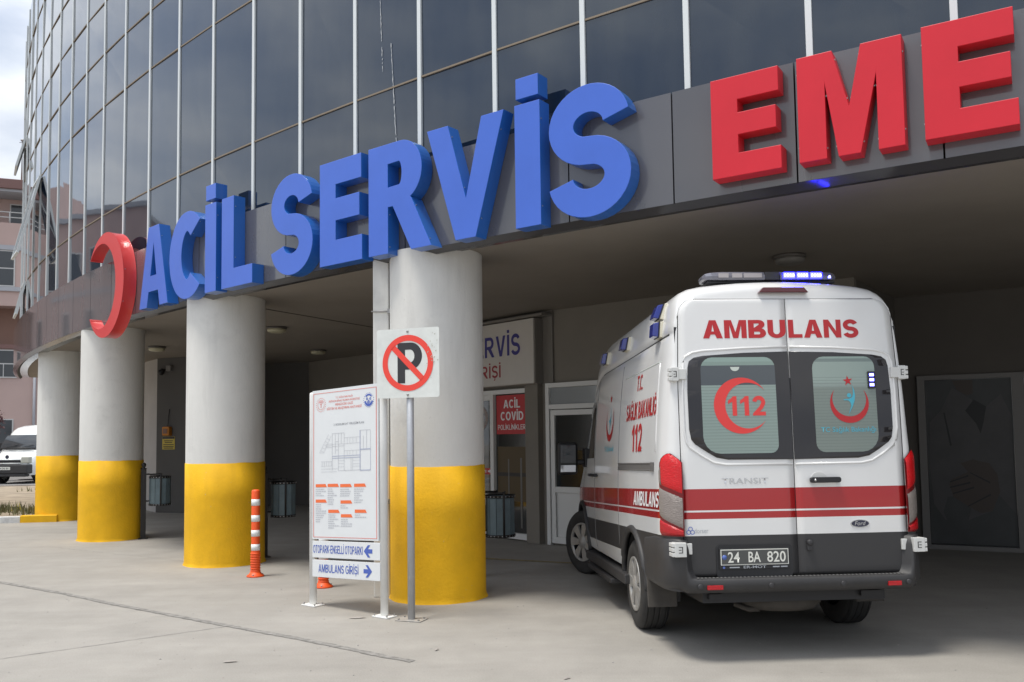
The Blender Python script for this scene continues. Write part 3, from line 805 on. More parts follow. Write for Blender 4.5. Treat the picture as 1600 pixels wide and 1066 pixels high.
def make_entrance():
    # sliding glass front left of the pilaster
    b = B()
    wbox(b, FW, -1.5, .50, 2.36, 2.43, 0, .09); wbox(b, FW, -1.5, .50, .03, .12, 0, .09)
    wbox(b, FW, -.40, -.315, .12, 2.36, 0, .085); wbox(b, FW, .47, .50, .12, 2.36, 0, .07)
    wbox(b, FW, -1.5, -1.42, .12, 2.36, 0, .085)
    fr = hp(b.build('sliding_front', M['white_plastic'], bevel=.004))
    b = B(); wbox(b, FW, -.315, .47, .12, 2.36, .012, .022)
    sub(b.build('pane', M['dark_glass']), fr)
    b = B(); wbox(b, FW, -1.42, -.40, .12, 2.27, .012, .03)
    sub(b.build('pane', M['dark_glass']), fr)
    b = B(); wbox(b, FW, -1.42, -.40, 2.27, 2.359, .0, .07)
    sub(b.build('upper_rail', M['white_plastic']), fr)
    # ochre reflection put in as strips over the pane, with dim hall rails
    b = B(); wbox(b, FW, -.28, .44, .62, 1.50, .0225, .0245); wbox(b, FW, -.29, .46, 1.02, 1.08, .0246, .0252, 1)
    sub(b.build('ochre_reflection', [M['ochre_dim'], M['room_dark']]), fr)
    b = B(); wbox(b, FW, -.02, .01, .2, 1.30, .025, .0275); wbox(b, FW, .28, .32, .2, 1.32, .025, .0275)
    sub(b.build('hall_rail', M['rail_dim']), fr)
    b = B(); wbox(b, FW, .50, .80, 0, 2.47, 0, .11); wbox(b, FW, -1.5, .80, 2.47, 2.56, 0, .105)
    hp(b.build('pilaster', M['wall'], bevel=.006))
    # white side door with fanlight
    b = B(); W = 1.12
    wbox(b, FD, .0, .07, 0, 2.48, 0, .08); wbox(b, FD, W - .07, W, 0, 2.48, 0, .08)
    wbox(b, FD, .07, W - .07, 2.41, 2.48, 0, .08); wbox(b, FD, .07, W - .07, 2.075, 2.15, 0, .078)
    dr = hp(b.build('entrance_door', M['white_plastic'], bevel=.005))
    b = B(); wbox(b, FD, .07, W - .07, 2.15, 2.41, .01, .03); sub(b.build('fanlight', M['fan_glass']), dr)
    b = B(); wbox(b, FD, .085, .16, .03, 2.06, .0, .065); wbox(b, FD, W - .16, W - .085, .03, 2.06, 0, .065)
    wbox(b, FD, .16, W - .16, 1.98, 2.06, 0, .065); wbox(b, FD, .16, W - .16, .80, .89, 0, .065); wbox(b, FD, .16, W - .16, .03, .13, 0, .065)
    wbox(b, FD, .16, W - .16, .13, .80, 0, .03)
    sub(b.build('door_leaf', M['white_plastic'], bevel=.005), dr)
    b = B(); wbox(b, FD, .16, W - .16, .89, 1.98, .01, .03); sub(b.build('pane', M['dark_glass']), dr)
    # glazed front of the recess on the right
    b = B()
    wbox(b, FR, .06, .16, .0, 2.45, 0, .07); wbox(b, FR, 1.24, 1.38, 0, 2.45, 0, .07); wbox(b, FR, .16, 1.24, 2.385, 2.45, 0, .07)
    wbox(b, FR, .16, 1.24, 0, .06, 0, .07); wbox(b, FR, 1.38, 3.0, 2.385, 2.45, 0, .07); wbox(b, FR, 1.38, 3.0, 0, .06, 0, .07)
    fr = hp(b.build('glazed_front', M['silver'], bevel=.004))
    b = B(); wbox(b, FR, .16, 1.24, .06, 2.385, .01, .025); sub(b.build('pane', M['dark_glass']), fr)
    b = B(); wbox(b, FR, 1.38, 3.0, .06, 2.385, .01, .025); sub(b.build('pane', M['dark_glass']), fr)
    # shallow joint in the soffit
    b = B(); b.tube([(-3.72, 12.72, 3.618), (-2.398, 15.191, 3.618), (-1.5, 17.0, 3.618)], .008, 6)
    hp(b.build('soffit_joint', M['seam']))
M['ochre_dim'] = mat('ochre_reflection_dim', (.085, .055, .018), .5)
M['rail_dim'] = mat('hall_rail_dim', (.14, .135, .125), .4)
M['fan_glass'] = mat('fanlight_glass', (.34, .36, .37), .05, ior=1.7)  # reflected sky is put into the pale base colour
make_entrance()

# ------------------------------------------------------------------ columns
def make_columns():
    data = [((-.806, 9.25), .4977, 1.372, 'thick round column nearest the ambulance, white above a yellow base, behind the no parking sign'),
            ((-3.967, 11.965), .52, 1.362, 'round white column with yellow base behind the orange striped post'),
            ((-7.001, 15.017), .509, 1.347, 'round column with yellow base under the red crescent emblem'),
            ((-9.822, 18.828), .50, 1.385, 'farthest column, white over yellow, at the end of the painted kerb')]
    for i, ((x, y), r, zy, lab) in enumerate(data):
        q = math.hypot(CX - x, CY - y); sh = (0, 0, .045, .03)[i]; x += (CX - x) / q * sh; y += (CY - y) / q * sh
        t = thing('column', lab, 'column', (x, y, 0), 0, 'round columns carrying the canopy')
        b = B(); seg = 72
        b.lathe([(r, zy - .02), (r, 2.2), (r, 3.0), (r, 3.60), (r, 3.625)], seg=seg, caps=False)
        o = b.build('shaft', M['white_col'], t)
        b = B(); n = 10; vs = []
        random.seed(i + 3)
        ph = [random.uniform(0, 6.3) for _ in range(6)]
        prof = [(r + .022, 0.), (r + .012, .022), (r + .007, .05), (r + .006, .4), (r + .006, .9)]
        for rr, z in prof:
            for k in range(seg):
                a = 2 * PI * k / seg
                q = (1 + .25 * math.sin(3 * a + ph[0]) + .2 * math.sin(11 * a + ph[1])) if z < .03 else 1
                rad = r + (rr - r) * q
                vs.append((rad * math.cos(a), rad * math.sin(a), z))
        for k in range(seg):
            a = 2 * PI * k / seg
            vs.append(((r + .006) * math.cos(a), (r + .006) * math.sin(a), zy + .004 * math.sin(2 * a + ph[2]) + .003 * math.sin(7 * a + ph[3]) + random.uniform(-.002, .002)))
        for k in range(seg):
            a = 2 * PI * k / seg; vs.append((r * .995 * math.cos(a), r * .995 * math.sin(a), zy - .001))
        fs = [(j * seg + k, j * seg + (k + 1) % seg, (j + 1) * seg + (k + 1) % seg, (j + 1) * seg + k) for j in range(6) for k in range(seg)]
        b.add(vs, fs, 0, True)
        b.build('painted_base', M['yellow'], t)
make_columns()
def make_downpipe():
    t = thing('downpipe', 'square pale downpipe running down the left side of the nearest column', 'pipe', (-1.395, 9.26, 0))
    b = B(); b.box(-.085, .085, -.07, .07, 0.0, 3.62)
    b.build('duct', M['white_col'], t, bevel=.012)
    for z in (3.02, 1.0):
        b = B(); b.tube([(-.10, -.085, z), (.09, -.085, z), (.10, -.06, z), (.10, .08, z)], .008, 8); b.box(.075, .105, -.11, -.085, z - .025, z + .025)
        b.tube([(.10, -.10, z - .02), (.155, -.105, z - .03)], .007, 8)
        b.build('pipe_clamp', M['bolt'], t)
make_downpipe()

# ------------------------------------------------------------------ big channel letters
H = 1.152
def ell(cx, cy, rx, ry, a0, a1, n=22): return [(cx + rx * math.cos(R(a0 + (a1 - a0) * i / n)), cy + ry * math.sin(R(a0 + (a1 - a0) * i / n))) for i in range(n + 1)]
def fitbox(polys, w, h):
    xs = [p[0] for q in polys for p in q]; ys = [p[1] for q in polys for p in q]
    x0, x1, y0, y1 = min(xs), max(xs), min(ys), max(ys)
    return [[((x - x0) * w / (x1 - x0), (y - y0) * h / (y1 - y0)) for x, y in q] for q in polys]
def L_A(w, h): return [[(0, 0), (.27 * w, 0), (.325 * w, .19 * h), (.665 * w, .19 * h), (.72 * w, 0), (w, 0), (.675 * w, h), (.305 * w, h)], [(.385 * w, .385 * h), (.492 * w, .79 * h), (.60 * w, .385 * h)]]
def L_C(w, h, t=.29):
    c = ell(w / 2 + .03, h / 2, w / 2 - t / 2 + .02, (h - t * .86) / 2, 48, 312, 40)
    return fitbox([stroke(c, [t * (.92 + .16 * abs(math.cos(R(48 + 264 * i / 40)))) for i in range(41)])], w, h)
def L_I(w, h): return [[(0, 0), (w, 0), (w, h), (0, h)]]
def L_L(w, h, s=.28, f=.235): return [[(0, 0), (w, 0), (w, f), (s, f), (s, h), (0, h)]]
def L_S(w, h, t=.25):
    ry = (h - t) / 4; rx = (w - t) / 2 - .005
    c = ell(w / 2, h - t / 2 - ry, rx * .97, ry, 8, 255, 26) + ell(w / 2, t / 2 + ry, rx, ry, 75, -172, 26)
    return fitbox([stroke(c, t)], w, h)
def L_E(w, h, s, arms=(.23, .215, .235), mid=.94):
    a, m, c = [x * h for x in arms]; g = (h - a - m - c); g1 = g * .42; g2 = g - g1
    y1 = c; y2 = c + g2; y3 = y2 + m; y4 = y3 + g1
    return [[(0, 0), (w, 0), (w, y1), (s, y1), (s, y2), (mid * w, y2), (mid * w, y3), (s, y3), (s, y4), (.985 * w, y4), (.985 * w, h), (0, h)]]
def L_R(w, h, s=.29):
    bw = .86 * w; top = h; by = .44 * h; r = (top - by) / 2
    out = [(0, 0), (s, 0), (s, .42 * h), (.40 * w, .42 * h), (.685 * w, 0), (w, 0), (.70 * w, .455 * h)] + ell(bw - r * .95, by + r, r * .95, r, -62, 90, 20) + [(0, h)]
    inn = [(s, by + .185), (s, h - .215)] + ell(bw - r * .95 - .02, by + r - .01, r * .95 - .265, r - .20, 85, -85, 14)
    return [out, inn]
def L_V(w, h): return [[(.375 * w, 0), (.635 * w, 0), (w, h), (.72 * w, h), (.515 * w, .34 * h), (.285 * w, h), (0, h)]]
def L_M(w, h, s=.225):
    return [[(0, 0), (s * w / .733, 0), (s * w / .733, .70 * h), (.385 * w, 0), (.595 * w, 0), (.76 * w, .70 * h), (.76 * w, 0), (w, 0), (w, h), (.625 * w, h), (.50 * w, .45 * h), (.35 * w, h), (0, h)]]
def letter(name, label, polys, aL, w, z0, mface, mside, group, d=.155, stand=.004, dot=None):
    ac = aL - (w / 2) / DEG
    root = thing(name, label, 'sign letter', arc(ac, RF + stand, z0), -R(ac), group)
    def mk(nm, pol, dx=0):
        me = outline_mesh([[(x - w / 2, y) for x, y in p] for p in pol], d, .004)
        for v in me.vertices:
            x, y, z = v.co; v.co = (x, -(d / 2 + z), y)      # front face looks along -Y
        me.materials.clear(); me.materials.append(mface); me.materials.append(mside)
        me.update()
        ymin = min(v.co.y for v in me.vertices)
        for p in me.polygons:
            p.material_index = 0 if p.normal.y < -.8 and p.center.y < ymin * .9 else 1
            p.use_smooth = False
        bm = bmesh.new(); bm.from_mesh(me); bmesh.ops.recalc_face_normals(bm, faces=bm.faces); bm.to_mesh(me); bm.free()
        me.name = nm
        o = bpy.data.objects.new(nm, me); COL.objects.link(o); o.parent = root
        return o
    mk('letter_body', polys)
    if dot: mk('letter_dot', dot)
    # rivets along the returns
    b = B()
    for p in polys[:1]:
        for (x0, y0), (x1, y1) in zip(p, p[1:] + p[:1]):
            l = math.hypot(x1 - x0, y1 - y0)
            if l > .3 and (y1 - y0) > .25 * l or l > .3 and (y1 - y0) < -.25 * l:
                nx, ny = (y1 - y0) / l, -(x1 - x0) / l
                for t in (.15, .85):
                    x = x0 + (x1 - x0) * t - w / 2; y = y0 + (y1 - y0) * t
                    for sg in (1, -1):
                        b.box(x + sg * nx * .0 - .006, x + sg * nx * .0 + .006, -d + .016, -d + .026, y - .005, y + .005)
    if b.v: b.build('rivets', M['rivet'], root)
    return root
G1 = 'blue channel letters on the fascia'; G2 = 'red channel letters on the fascia'
def dotpoly(w, h): return [[(.06 * w, h + .052), (.95 * w, h + .052), (.95 * w, h + .248), (.06 * w, h + .248)]]
Z0 = 3.566
bl = (M['blue'], M['blue_side'], G1)
letter('letter_a', 'big blue letter A, first letter of the blue sign right of the red crescent', L_A(.915, H), 44.44, .915, Z0, *bl)
letter('letter_c', 'big blue letter C between the blue A and the dotted I', L_C(.85, H + .024), 43.29, .85, Z0 - .012, *bl)
letter('letter_dotted_i', 'big blue dotted letter I between the blue C and L', L_I(.275, H), 42.105, .275, Z0, *bl, dot=dotpoly(.275, H))
letter('letter_l', 'big blue letter L above the second column', L_L(.70, H), 41.606, .70, Z0, *bl)
letter('letter_s', 'big blue letter S that begins the second blue word, right of the L', L_S(.79, H + .024), 40.293, .79, Z0 - .012, *bl)
letter('letter_e', 'big blue letter E, the only E in blue', L_E(.70, H, .27), 39.192, .70, Z0, *bl)
letter('letter_r', 'big blue letter R between the blue E and V', L_R(.90, H), 38.227, .90, Z0, *bl)
letter('letter_v', 'big blue letter V above the nearest column', L_V(.963, H), 37.207, .963, Z0, *bl)
letter('letter_dotted_i', 'big blue dotted letter I between the blue V and the last S', L_I(.28, H), 35.907, .28, Z0, *bl, dot=dotpoly(.28, H))
letter('letter_s', 'big blue letter S at the right end of the blue sign', L_S(.815, H + .024), 35.457, .815, Z0 - .012, *bl)
rd = (M['red'], M['red'], G2)
letter('letter_e', 'big red letter E at the left start of the red sign', L_E(.545, .80, .215, (.24, .22, .225)), 33.635, .545, 3.68, *rd, d=.14)
letter('letter_m', 'big red letter M between two red letters E', L_M(.733, .805, .20), 32.822, .733, 3.688, *rd, d=.14)
letter('letter_e', 'big red letter E at the right edge, right of the red M', L_E(.57, .81, .225, (.24, .22, .225)), 31.788, .57, 3.695, *rd, d=.14)
def make_emblem():
    a = 43.25 + .0 + 2.75
    # centre of the ring: right edge at 45.068 deg with outer radius .80
    ac = 45.068 + .80 / DEG
    root = thing('crescent_emblem', 'red open crescent emblem on the fascia left of the blue letters', 'emblem', arc(ac, RF + .004, 4.105), -R(ac))
    ro, cxi, ri = .80, -.187, .657
    d = .18
    ang0 = math.atan2(.46, -.655)
    out = [(ro * math.cos(t), (ro + .02) * math.sin(t)) for t in [(-ang0 - 0.0) + (2 * ang0) * i / 60 for i in range(61)]]
    i0 = math.atan2(.45, -.655 - cxi)
    inn = [(cxi + ri * math.cos(t), (ri + .02) * math.sin(t)) for t in [i0 - 2 * i0 * i / 50 for i in range(51)]]
    me = outline_mesh([out + inn], d, .004)
    for v in me.vertices:
        x, y, z = v.co; v.co = (x, -(d / 2 + z), y)
    me.materials.clear(); me.materials.append(M['red_em'])
    bm = bmesh.new(); bm.from_mesh(me); bmesh.ops.recalc_face_normals(bm, faces=bm.faces); bm.to_mesh(me); bm.free()
    o = bpy.data.objects.new('ring', me); COL.objects.link(o); o.parent = root
    b = B()
    for t in (-60, -25, 10, 45, 80): b.box(ro * math.cos(R(t)) - .006, ro * math.cos(R(t)) + .006, -d + .015, -d + .027, ro * math.sin(R(t)) - .006, ro * math.sin(R(t)) + .006)
    b.build('rivets', M['rivet'], root)
make_emblem()
# ------------------------------------------------------------------ information board
def flat(f): return lambda x, y, z: f(x, y, z)
def make_board():
    pL, pR = Vector((-2.03, 8.81, 0)), Vector((-1.222, 8.20, 0))
    t = thing('information_board', 'white board with a floor plan and direction panels on two posts', 'sign', (pL + pR) / 2, 0)
    e = (pR - pL).normalized(); n = Vector((e.y, -e.x, 0)); base = (pL + pR) / 2; W = (pR - pL).length
    def f(u, z, w=0.): return (pL - base) + e * (u * W) + n * w + Vector((0, 0, z + .04 * u))
    for u in (0, 1):
        o = f(u, 0); b = B()
        b.lathe([(.037, .0), (.037, 2.12 + .06 * u), (.034, 2.135 + .06 * u), (.02, 2.142 + .06 * u), (.0, 2.143 + .06 * u)], (o.x, o.y, 0), 20)
        p = b.build('post', M['post_white'], t)
        b = B(); b.box(-.10, .10, -.07, .07, 0.002, .012, T=lambda x, y, z: o + e * x + n * y + Vector((0, 0, z - o.z)))
        q = b.build('base_plate', M['post_white'], p, bevel=.002)
        for sx in (-.08, .08):
            for sy in (-.05, .05):
                c = o + e * sx + n * sy; b = B(); b.lathe([(.008, .012), (.008, .03)], (c.x, c.y, 0), 8); b.build('bolt', M['bolt'], p)
    def panel(name, z0, z1, th=.028):
        b = B(); b.box(.035, .965, .012, .012 + th, z0, z1, T=lambda x, y, z: f(x, z, y))
        return b.build(name, M['sheet_white'], t, bevel=.002)
    WF = .012 + .028 + .002
    z0, z1 = .665, 2.15
    mp = panel('plan_panel', z0, z1)
    um = lambda u: .035 + .93 * u
    zm = lambda v: z1 - (z1 - z0) * v
    pw = .93 * W
    def P(u, v, lift=0.): return f(um(u), zm(v), WF + lift)
    def place_txt(s, u, v, wfrac, cap, m, align='C', bold=0., par=mp, nm='lettering', lift=0.0):
        me = text_mesh(s, width=None if wfrac is None else wfrac * pw, cap=cap, bold=bold, align=align)
        return place(me, lambda x, y, z: f(um(u) + x / W, zm(v) + y, WF + lift), nm, m, par)
    def rect(b, u0, u1, v0, v1, lift=0., mi=0):
        b.add([P(u0, v0, lift), P(u1, v0, lift), P(u1, v1, lift), P(u0, v1, lift)], [(0, 1, 2, 3)], mi)
    def line(b, pts, w, closed=False, mi=0):
        """thin mitred strip in u,v space, one connected face ring"""
        k = len(pts); asp = pw / (z1 - z0); vs = []
        for i in range(k):
            a = pts[(i - 1) % k] if closed or i else pts[i]; c = pts[(i + 1) % k] if closed or i < k - 1 else pts[i]
            dx, dy = (c[0] - a[0]) * pw, (c[1] - a[1]) * (z1 - z0); l = math.hypot(dx, dy) or 1
            m_ = 1.41 if closed else 1
            ox, oy = -dy / l * w / 2 * m_ / pw, dx / l * w / 2 * m_ / (z1 - z0)
            vs += [P(pts[i][0] + ox, pts[i][1] + oy), P(pts[i][0] - ox, pts[i][1] - oy)]
        fs = [(2 * i, 2 * i + 1, 2 * i + 3, 2 * i + 2) for i in range(k - 1)]
        if closed: fs.append((2 * k - 2, 2 * k - 1, 1, 0))
        b.add(vs, fs, mi)
    b = B(); line(b, [(.022, .022), (.978, .022), (.978, .985), (.022, .985)], .006, True)
    b.build('border_line', M['txt_red'], mp)
    # headings
    place_txt('T.C. SAĞLIK BAKANLIĞI', .50, .066, .26, .017, M['txt_red'])
    place_txt('ERZİNCAN BİNALİ YILDIRIM ÜNİVERSİTESİ', .50, .089, .47, .018, M['txt_red'])
    place_txt('MENGÜCEK GAZİ', .50, .114, .27, .022, M['txt_red'])
    place_txt('EĞİTİM VE ARAŞTIRMA HASTANESİ', .50, .140, .53, .022, M['txt_red'])
    place_txt('2. BODRUM KAT YERLEŞİM PLANI', .57, .247, .46, .020, M['txt_grey'], bold=.005)
    # round emblems
    def ring(u, v, r, m, inner):
        c = lambda x, y, l=0.: f(um(u) + x / W, zm(v) + y, WF + l)
        b = B()
        k = 22
        for i in range(k):
            a = 2 * PI * i / k
            b.add([c(r * math.cos(a) * .97 + .005 * math.cos(q), r * math.sin(a) * .97 + .005 * math.sin(q)) for q in (0, PI / 2, PI, 1.5 * PI)], [(0, 1, 2, 3)])
        inner(b, c, r)
        return b.build('round_emblem', m, mp)
    def annulus(b, c, r0, r1, a0=0., a1=360., n=28):
        vs = []
        for i in range(n + 1):
            a = R(a0 + (a1 - a0) * i / n); vs += [c(r0 * math.cos(a), r0 * math.sin(a)), c(r1 * math.cos(a), r1 * math.sin(a))]
        b.add(vs, [(2 * i, 2 * i + 1, 2 * i + 3, 2 * i + 2) for i in range(n)])
    def in1(b, c, r):
        annulus(b, c, r * .66, r * .71)
        b.add([c(-.03, .018), c(-.004, .006), c(-.004, -.03), c(.004, -.03), c(.004, .006), c(.03, .018), (c(.0, .012))], [(0, 1, 2, 3, 4, 5, 6)])
        b.add([c(-.03, .026), c(.03, .026), c(.02, .034), c(-.02, .034)], [(0, 1, 2, 3)])
    def in2(b, c, r):
        annulus(b, c, r * .62, r * .84, 40, 140); annulus(b, c, r * .55, r * .86, 190, 350)
        for x in (-.022, .022): 
            annulus(b, lambda px, py, x=x: c(px + x, py + .012), .006, .013, 0, 360, 12)
        b.add([c(-.008, -.0), c(.008, 0), c(.006, -.04), c(-.006, -.04)], [(0, 1, 2, 3)])
        b.add([c(-.024, -.012), c(-.014, -.008), c(-.012, -.034), c(-.02, -.036)], [(0, 1, 2, 3)]); b.add([c(.024, -.012), c(.014, -.008), c(.012, -.034), c(.02, -.036)], [(0, 1, 2, 3)])
    ring(.140, .100, .070, M['txt_red'], in1)
    ring(.868, .100, .070, M['txt_blue'], in2)
    # floor plan: walls as thin strips
    b = B(); x = lambda q: .10 + .80 * q; y = lambda q: .285 + .275 * q
    def poly(pts, w=.0042, mi=0, closed=False): line(b, [(x(a), y(c)) for a, c in pts], w, closed, mi)
    poly([(.80, .02), (.80, .96)], .010, 1); poly([(.80, .96), (.99, .96)], .008, 1); poly([(.80, .47), (.99, .47)], .010, 1); poly([(.99, .03), (.99, .47)]); poly([(.99, .47), (.99, .96)], .0042, 1)
    poly([(.80, .02), (.99, .02)]); poly([(.92, .03), (.92, .47)], .0055); poly([(.86, .15), (.86, .47)])
    for q in (.39, .50): poly([(q, .05), (q, .95)] if q == .39 else [(q, .05), (q, .95)])
    poly([(.27, .60), (.80, .60)], .006, 1); poly([(.27, .65), (.80, .65)], .006, 1)
    poly([(.27, .05), (.50, .05)]); poly([(.27, .05), (.27, .95)]); poly([(.33, .07), (.33, .55)]); poly([(.445, .05), (.445, .30)])
    poly([(.39, .95), (.80, .95)]); poly([(.63, .65), (.63, .95)]); poly([(.66, .65), (.66, .95)], .003)
    poly([(.50, .17), (.80, .17)], .003); poly([(.50, .31), (.80, .31)], .003); poly([(.50, .48), (.80, .48)], .003)
    for q in (.56, .61, .665, .73): poly([(q, .17), (q, .31)], .003); poly([(q, .48), (q, .60)], .003)
    for q in (.71, .78, .86): poly([(.39, q), (.50, q)], .003)
    for q in (.72, .80, .86): poly([(.66, q), (.80, q)], .003)
    poly([(.20, .06), (.02, .50)], .003); poly([(.25, .10), (.10, .50)], .003); poly([(.02, .50), (.12, .50)], .003)
    for k in range(5): poly([(.16 - .03 * k, .15 + .075 * k), (.22 - .03 * k, .20 + .07 * k)], .003)
    for k in range(3): poly([(.14, .30 + .04 * k), (.27, .30 + .04 * k)], .0035)
    for k in range(5): poly([(.07 + .045 * k, .72), (.07 + .045 * k, .83)], .0035)
    poly([(.05, .72), (.27, .72)], .003); poly([(.05, .83), (.27, .83)], .003); poly([(.05, .90), (.38, .90)], .003); poly([(.05, .97), (.36, .97)], .003)
    poly([(.34, .45), (.39, .45)], .004); poly([(.34, .25), (.39, .25)], .004); poly([(.27, .36), (.50, .36)], .0035); poly([(.27, .31), (.50, .31)], .003)
    b.build('floor_plan_drawing', [M['line_grey'], M['line_blue']], mp)
    # directory columns
    tags = [(.055, .632, 4), (.055, .735, 9), (.245, .632, 8), (.255, .803, 7), (.44, .635, 4), (.445, .742, 2), (.45, .832, 4), (.65, .635, 7), (.66, .802, 2)]
    rnd = random.Random(5)
    for u, v, k in tags:
        b = B(); b.add([P(u, v), P(u + .155, v), P(u + .178, v + .021), P(u, v + .021)], [(0, 1, 2, 3)])
        b.build('orange_tag', M['orange_tag'], mp)
        b = B()
        for i in range(k):
            vv = v + .031 + i * .0142; w = rnd.uniform(.07, .17); c = u
            while c < u + w:
                l = rnd.uniform(.012, .04); rect(b, c, min(c + l, u + w), vv, vv + .0062); c += l + .006
        b.build('small_print', M['line_grey'], mp)
    # direction panels
    for (a, c, s, u0, u1, left) in ((.484, .648, 'OTOPARK-ENGELLİ OTOPARKI', .015, .775, True), (.293, .462, 'AMBULANS GİRİŞİ', .10, .71, False)):
        b = B(); b.box(.035, .985, .012, .04, a, c, T=lambda x_, y_, z_: f(x_, z_, y_))
        dp = b.build('direction_panel', M['sheet_white'], t, bevel=.002)
        me = caps_mesh(s, (u1 - u0) * pw, .078, w=.165, gap=.11)
        place(me, lambda x_, y_, z_: f(um((u0 + u1) / 2) + x_ / W, (a + c) / 2 - .036 + y_, WF), 'lettering', M['txt_blue'], dp)
        cx = .855 if left else .845; sg = -1 if left else 1; zc = (a + c) / 2
        pts = [(.06, .0), (.005, .058), (-.028, .058), (.006, .02), (-.055, .02), (-.055, -.02), (.006, -.02), (-.028, -.058), (.005, -.058)]
        b = B(); b.add([f(um(cx) + sg * px / W, zc + pz, WF) for px, pz in pts], [tuple(range(9))]); b.build('arrow', M['txt_blue'], dp)
make_board()

# ------------------------------------------------------------------ no parking sign
def make_no_parking():
    t = thing('no_parking_sign', 'no parking sign with crossed black P on a grey pole', 'sign', (-.951, 8.045, 0), R(-20))
    b = B(); b.lathe([(.034, .008), (.034, 2.60), (.0, 2.601)], (0, 0, 0), 20); b.build('pole', M['galv'], t)
    b = B(); b.box(-.13, .13, -.085, .085, .002, .009); p = b.build('base_plate', M['bolt2'], t, bevel=.003)
    for x in (-.10, .10):
        for y in (-.06, .06): b = B(); b.lathe([(.010, .009), (.010, .022)], (x, y, 0), 6); b.build('bolt', M['bolt'], p)
    cz = 2.362; h = .323; r = .02
    pts = []
    for sx, sy, a in ((1, -1, -90), (1, 1, 0), (-1, 1, 90), (-1, -1, 180)):
        pts += [((h - r) * sx + r * math.cos(R(a + q)), (h - r) * sy + r * math.sin(R(a + q))) for q in (0, 30, 60, 90)]
    b = B(); b.prism(pts, -.040, -.046, lambda u, v, w: (u, w, cz + v)); pl = b.build('sign_plate', M['sheet_ret'], t)
    yy = -.0475
    def disc(name, polys, m, dy=0.):
        place(outline_mesh(polys), lambda x, y, z: (x, yy - dy, cz + y), name, m, pl)
    P_ = [[(-.105, -.188), (-.027, -.188), (-.027, -.062), (.03, -.062)] + ell(.03, .064, .118, .126, -90, 90, 16) + [(-.105, .190)], [(-.027, .004), (-.027, .124), (.025, .124)] + ell(.025, .064, .045, .06, 80, -80, 10) + [(.025, .004)]]
    disc('letter_p', P_, M['sign_black'])
    c = R(45); s = .027; L_ = .215
    disc('red_ring', [circle(0, 0, .262, 64), circle(0, 0, .207, 64)], M['sign_red'], .0012)
    bar = [(-L_, -s), (L_, -s), (L_, s), (-L_, s)]
    disc('red_bar', [[(x * math.cos(-c) - y * math.sin(-c), x * math.sin(-c) + y * math.cos(-c)) for x, y in bar]], M['sign_red'], .0012)
    for z in (cz + .295, cz - .295): b = B(); b.lathe([(.011, -.0465), (.011, -.052), (.006, -.054)], (0, 0, z), 12, axis='y'); b.build('bolt', M['bolt'], pl)
    b = B()
    rnd = random.Random(3)
    for i in range(34):
        x = rnd.gauss(.255, .03); z = rnd.gauss(.12, .12); q = rnd.uniform(.002, .007)
        if abs(x) < .31 and abs(z) < .31: b.add([(x - q, yy - .002, cz + z), (x, yy - .002, cz + z - q * 1.5), (x + q, yy - .002, cz + z + q * .4), (x + q * .2, yy - .002, cz + z + q)], [(0, 1, 2, 3)])
    b.build('peeled_spots', M['peel'], pl)
M['peel'] = mat('peeled_film', (.45, .44, .37), .7)
M['bolt2'] = mat('weathered_steel', (.42, .40, .37), .6, metal=.3, var=.2, vscale=20)
make_no_parking()

# ------------------------------------------------------------------ bollards
def make_bollards():
    def proto(label):
        t = thing('traffic_post', label, 'bollard', (-3.17, 10.69, 0), 0, 'orange flexible traffic posts')
        b = B()
        prof = [(.105, .002), (.105, .014), (.075, .035), (.06, .06)]
        z = .06
        while z < .30:
            prof += [(.058, z), (.062, z + .008), (.062, z + .016), (.053, z + .022), (.053, z + .028)]; z += .03
        prof += [(.051, .318), (.051, 1.035), (.045, 1.05), (.030, 1.058), (.0, 1.059)]
        b.lathe(prof, seg=32); b.build('post_body', M['bollard'], t)
        for z0, z1 in ((.318, .395), (.489, .566), (.668, .746), (.863, .941)):
            b = B(); b.lathe([(.0525, z0), (.0525, z1)], seg=32, caps=False); b.lathe([(.0505, z1), (.0525, z1)], seg=32, caps=False); b.lathe([(.0505, z0), (.0525, z0)], seg=32, caps=False)
            b.build('reflective_band', M['bollard_w'], t)
        for k in range(3):
            a = 2 * PI * k / 3 + .5
            b = B(); b.lathe([(.011, .02), (.011, .034), (.0, .036)], (.085 * math.cos(a), .085 * math.sin(a), 0), 8); b.build('fixing_bolt', M['bolt'], t)
        return t
    a = proto('orange post with white bands standing in front of the second column')
    c = copy_tree(a); c.location = (-2.156, 9.86, 0); c['label'] = 'orange post mostly hidden behind the floor plan board'
make_bollards()

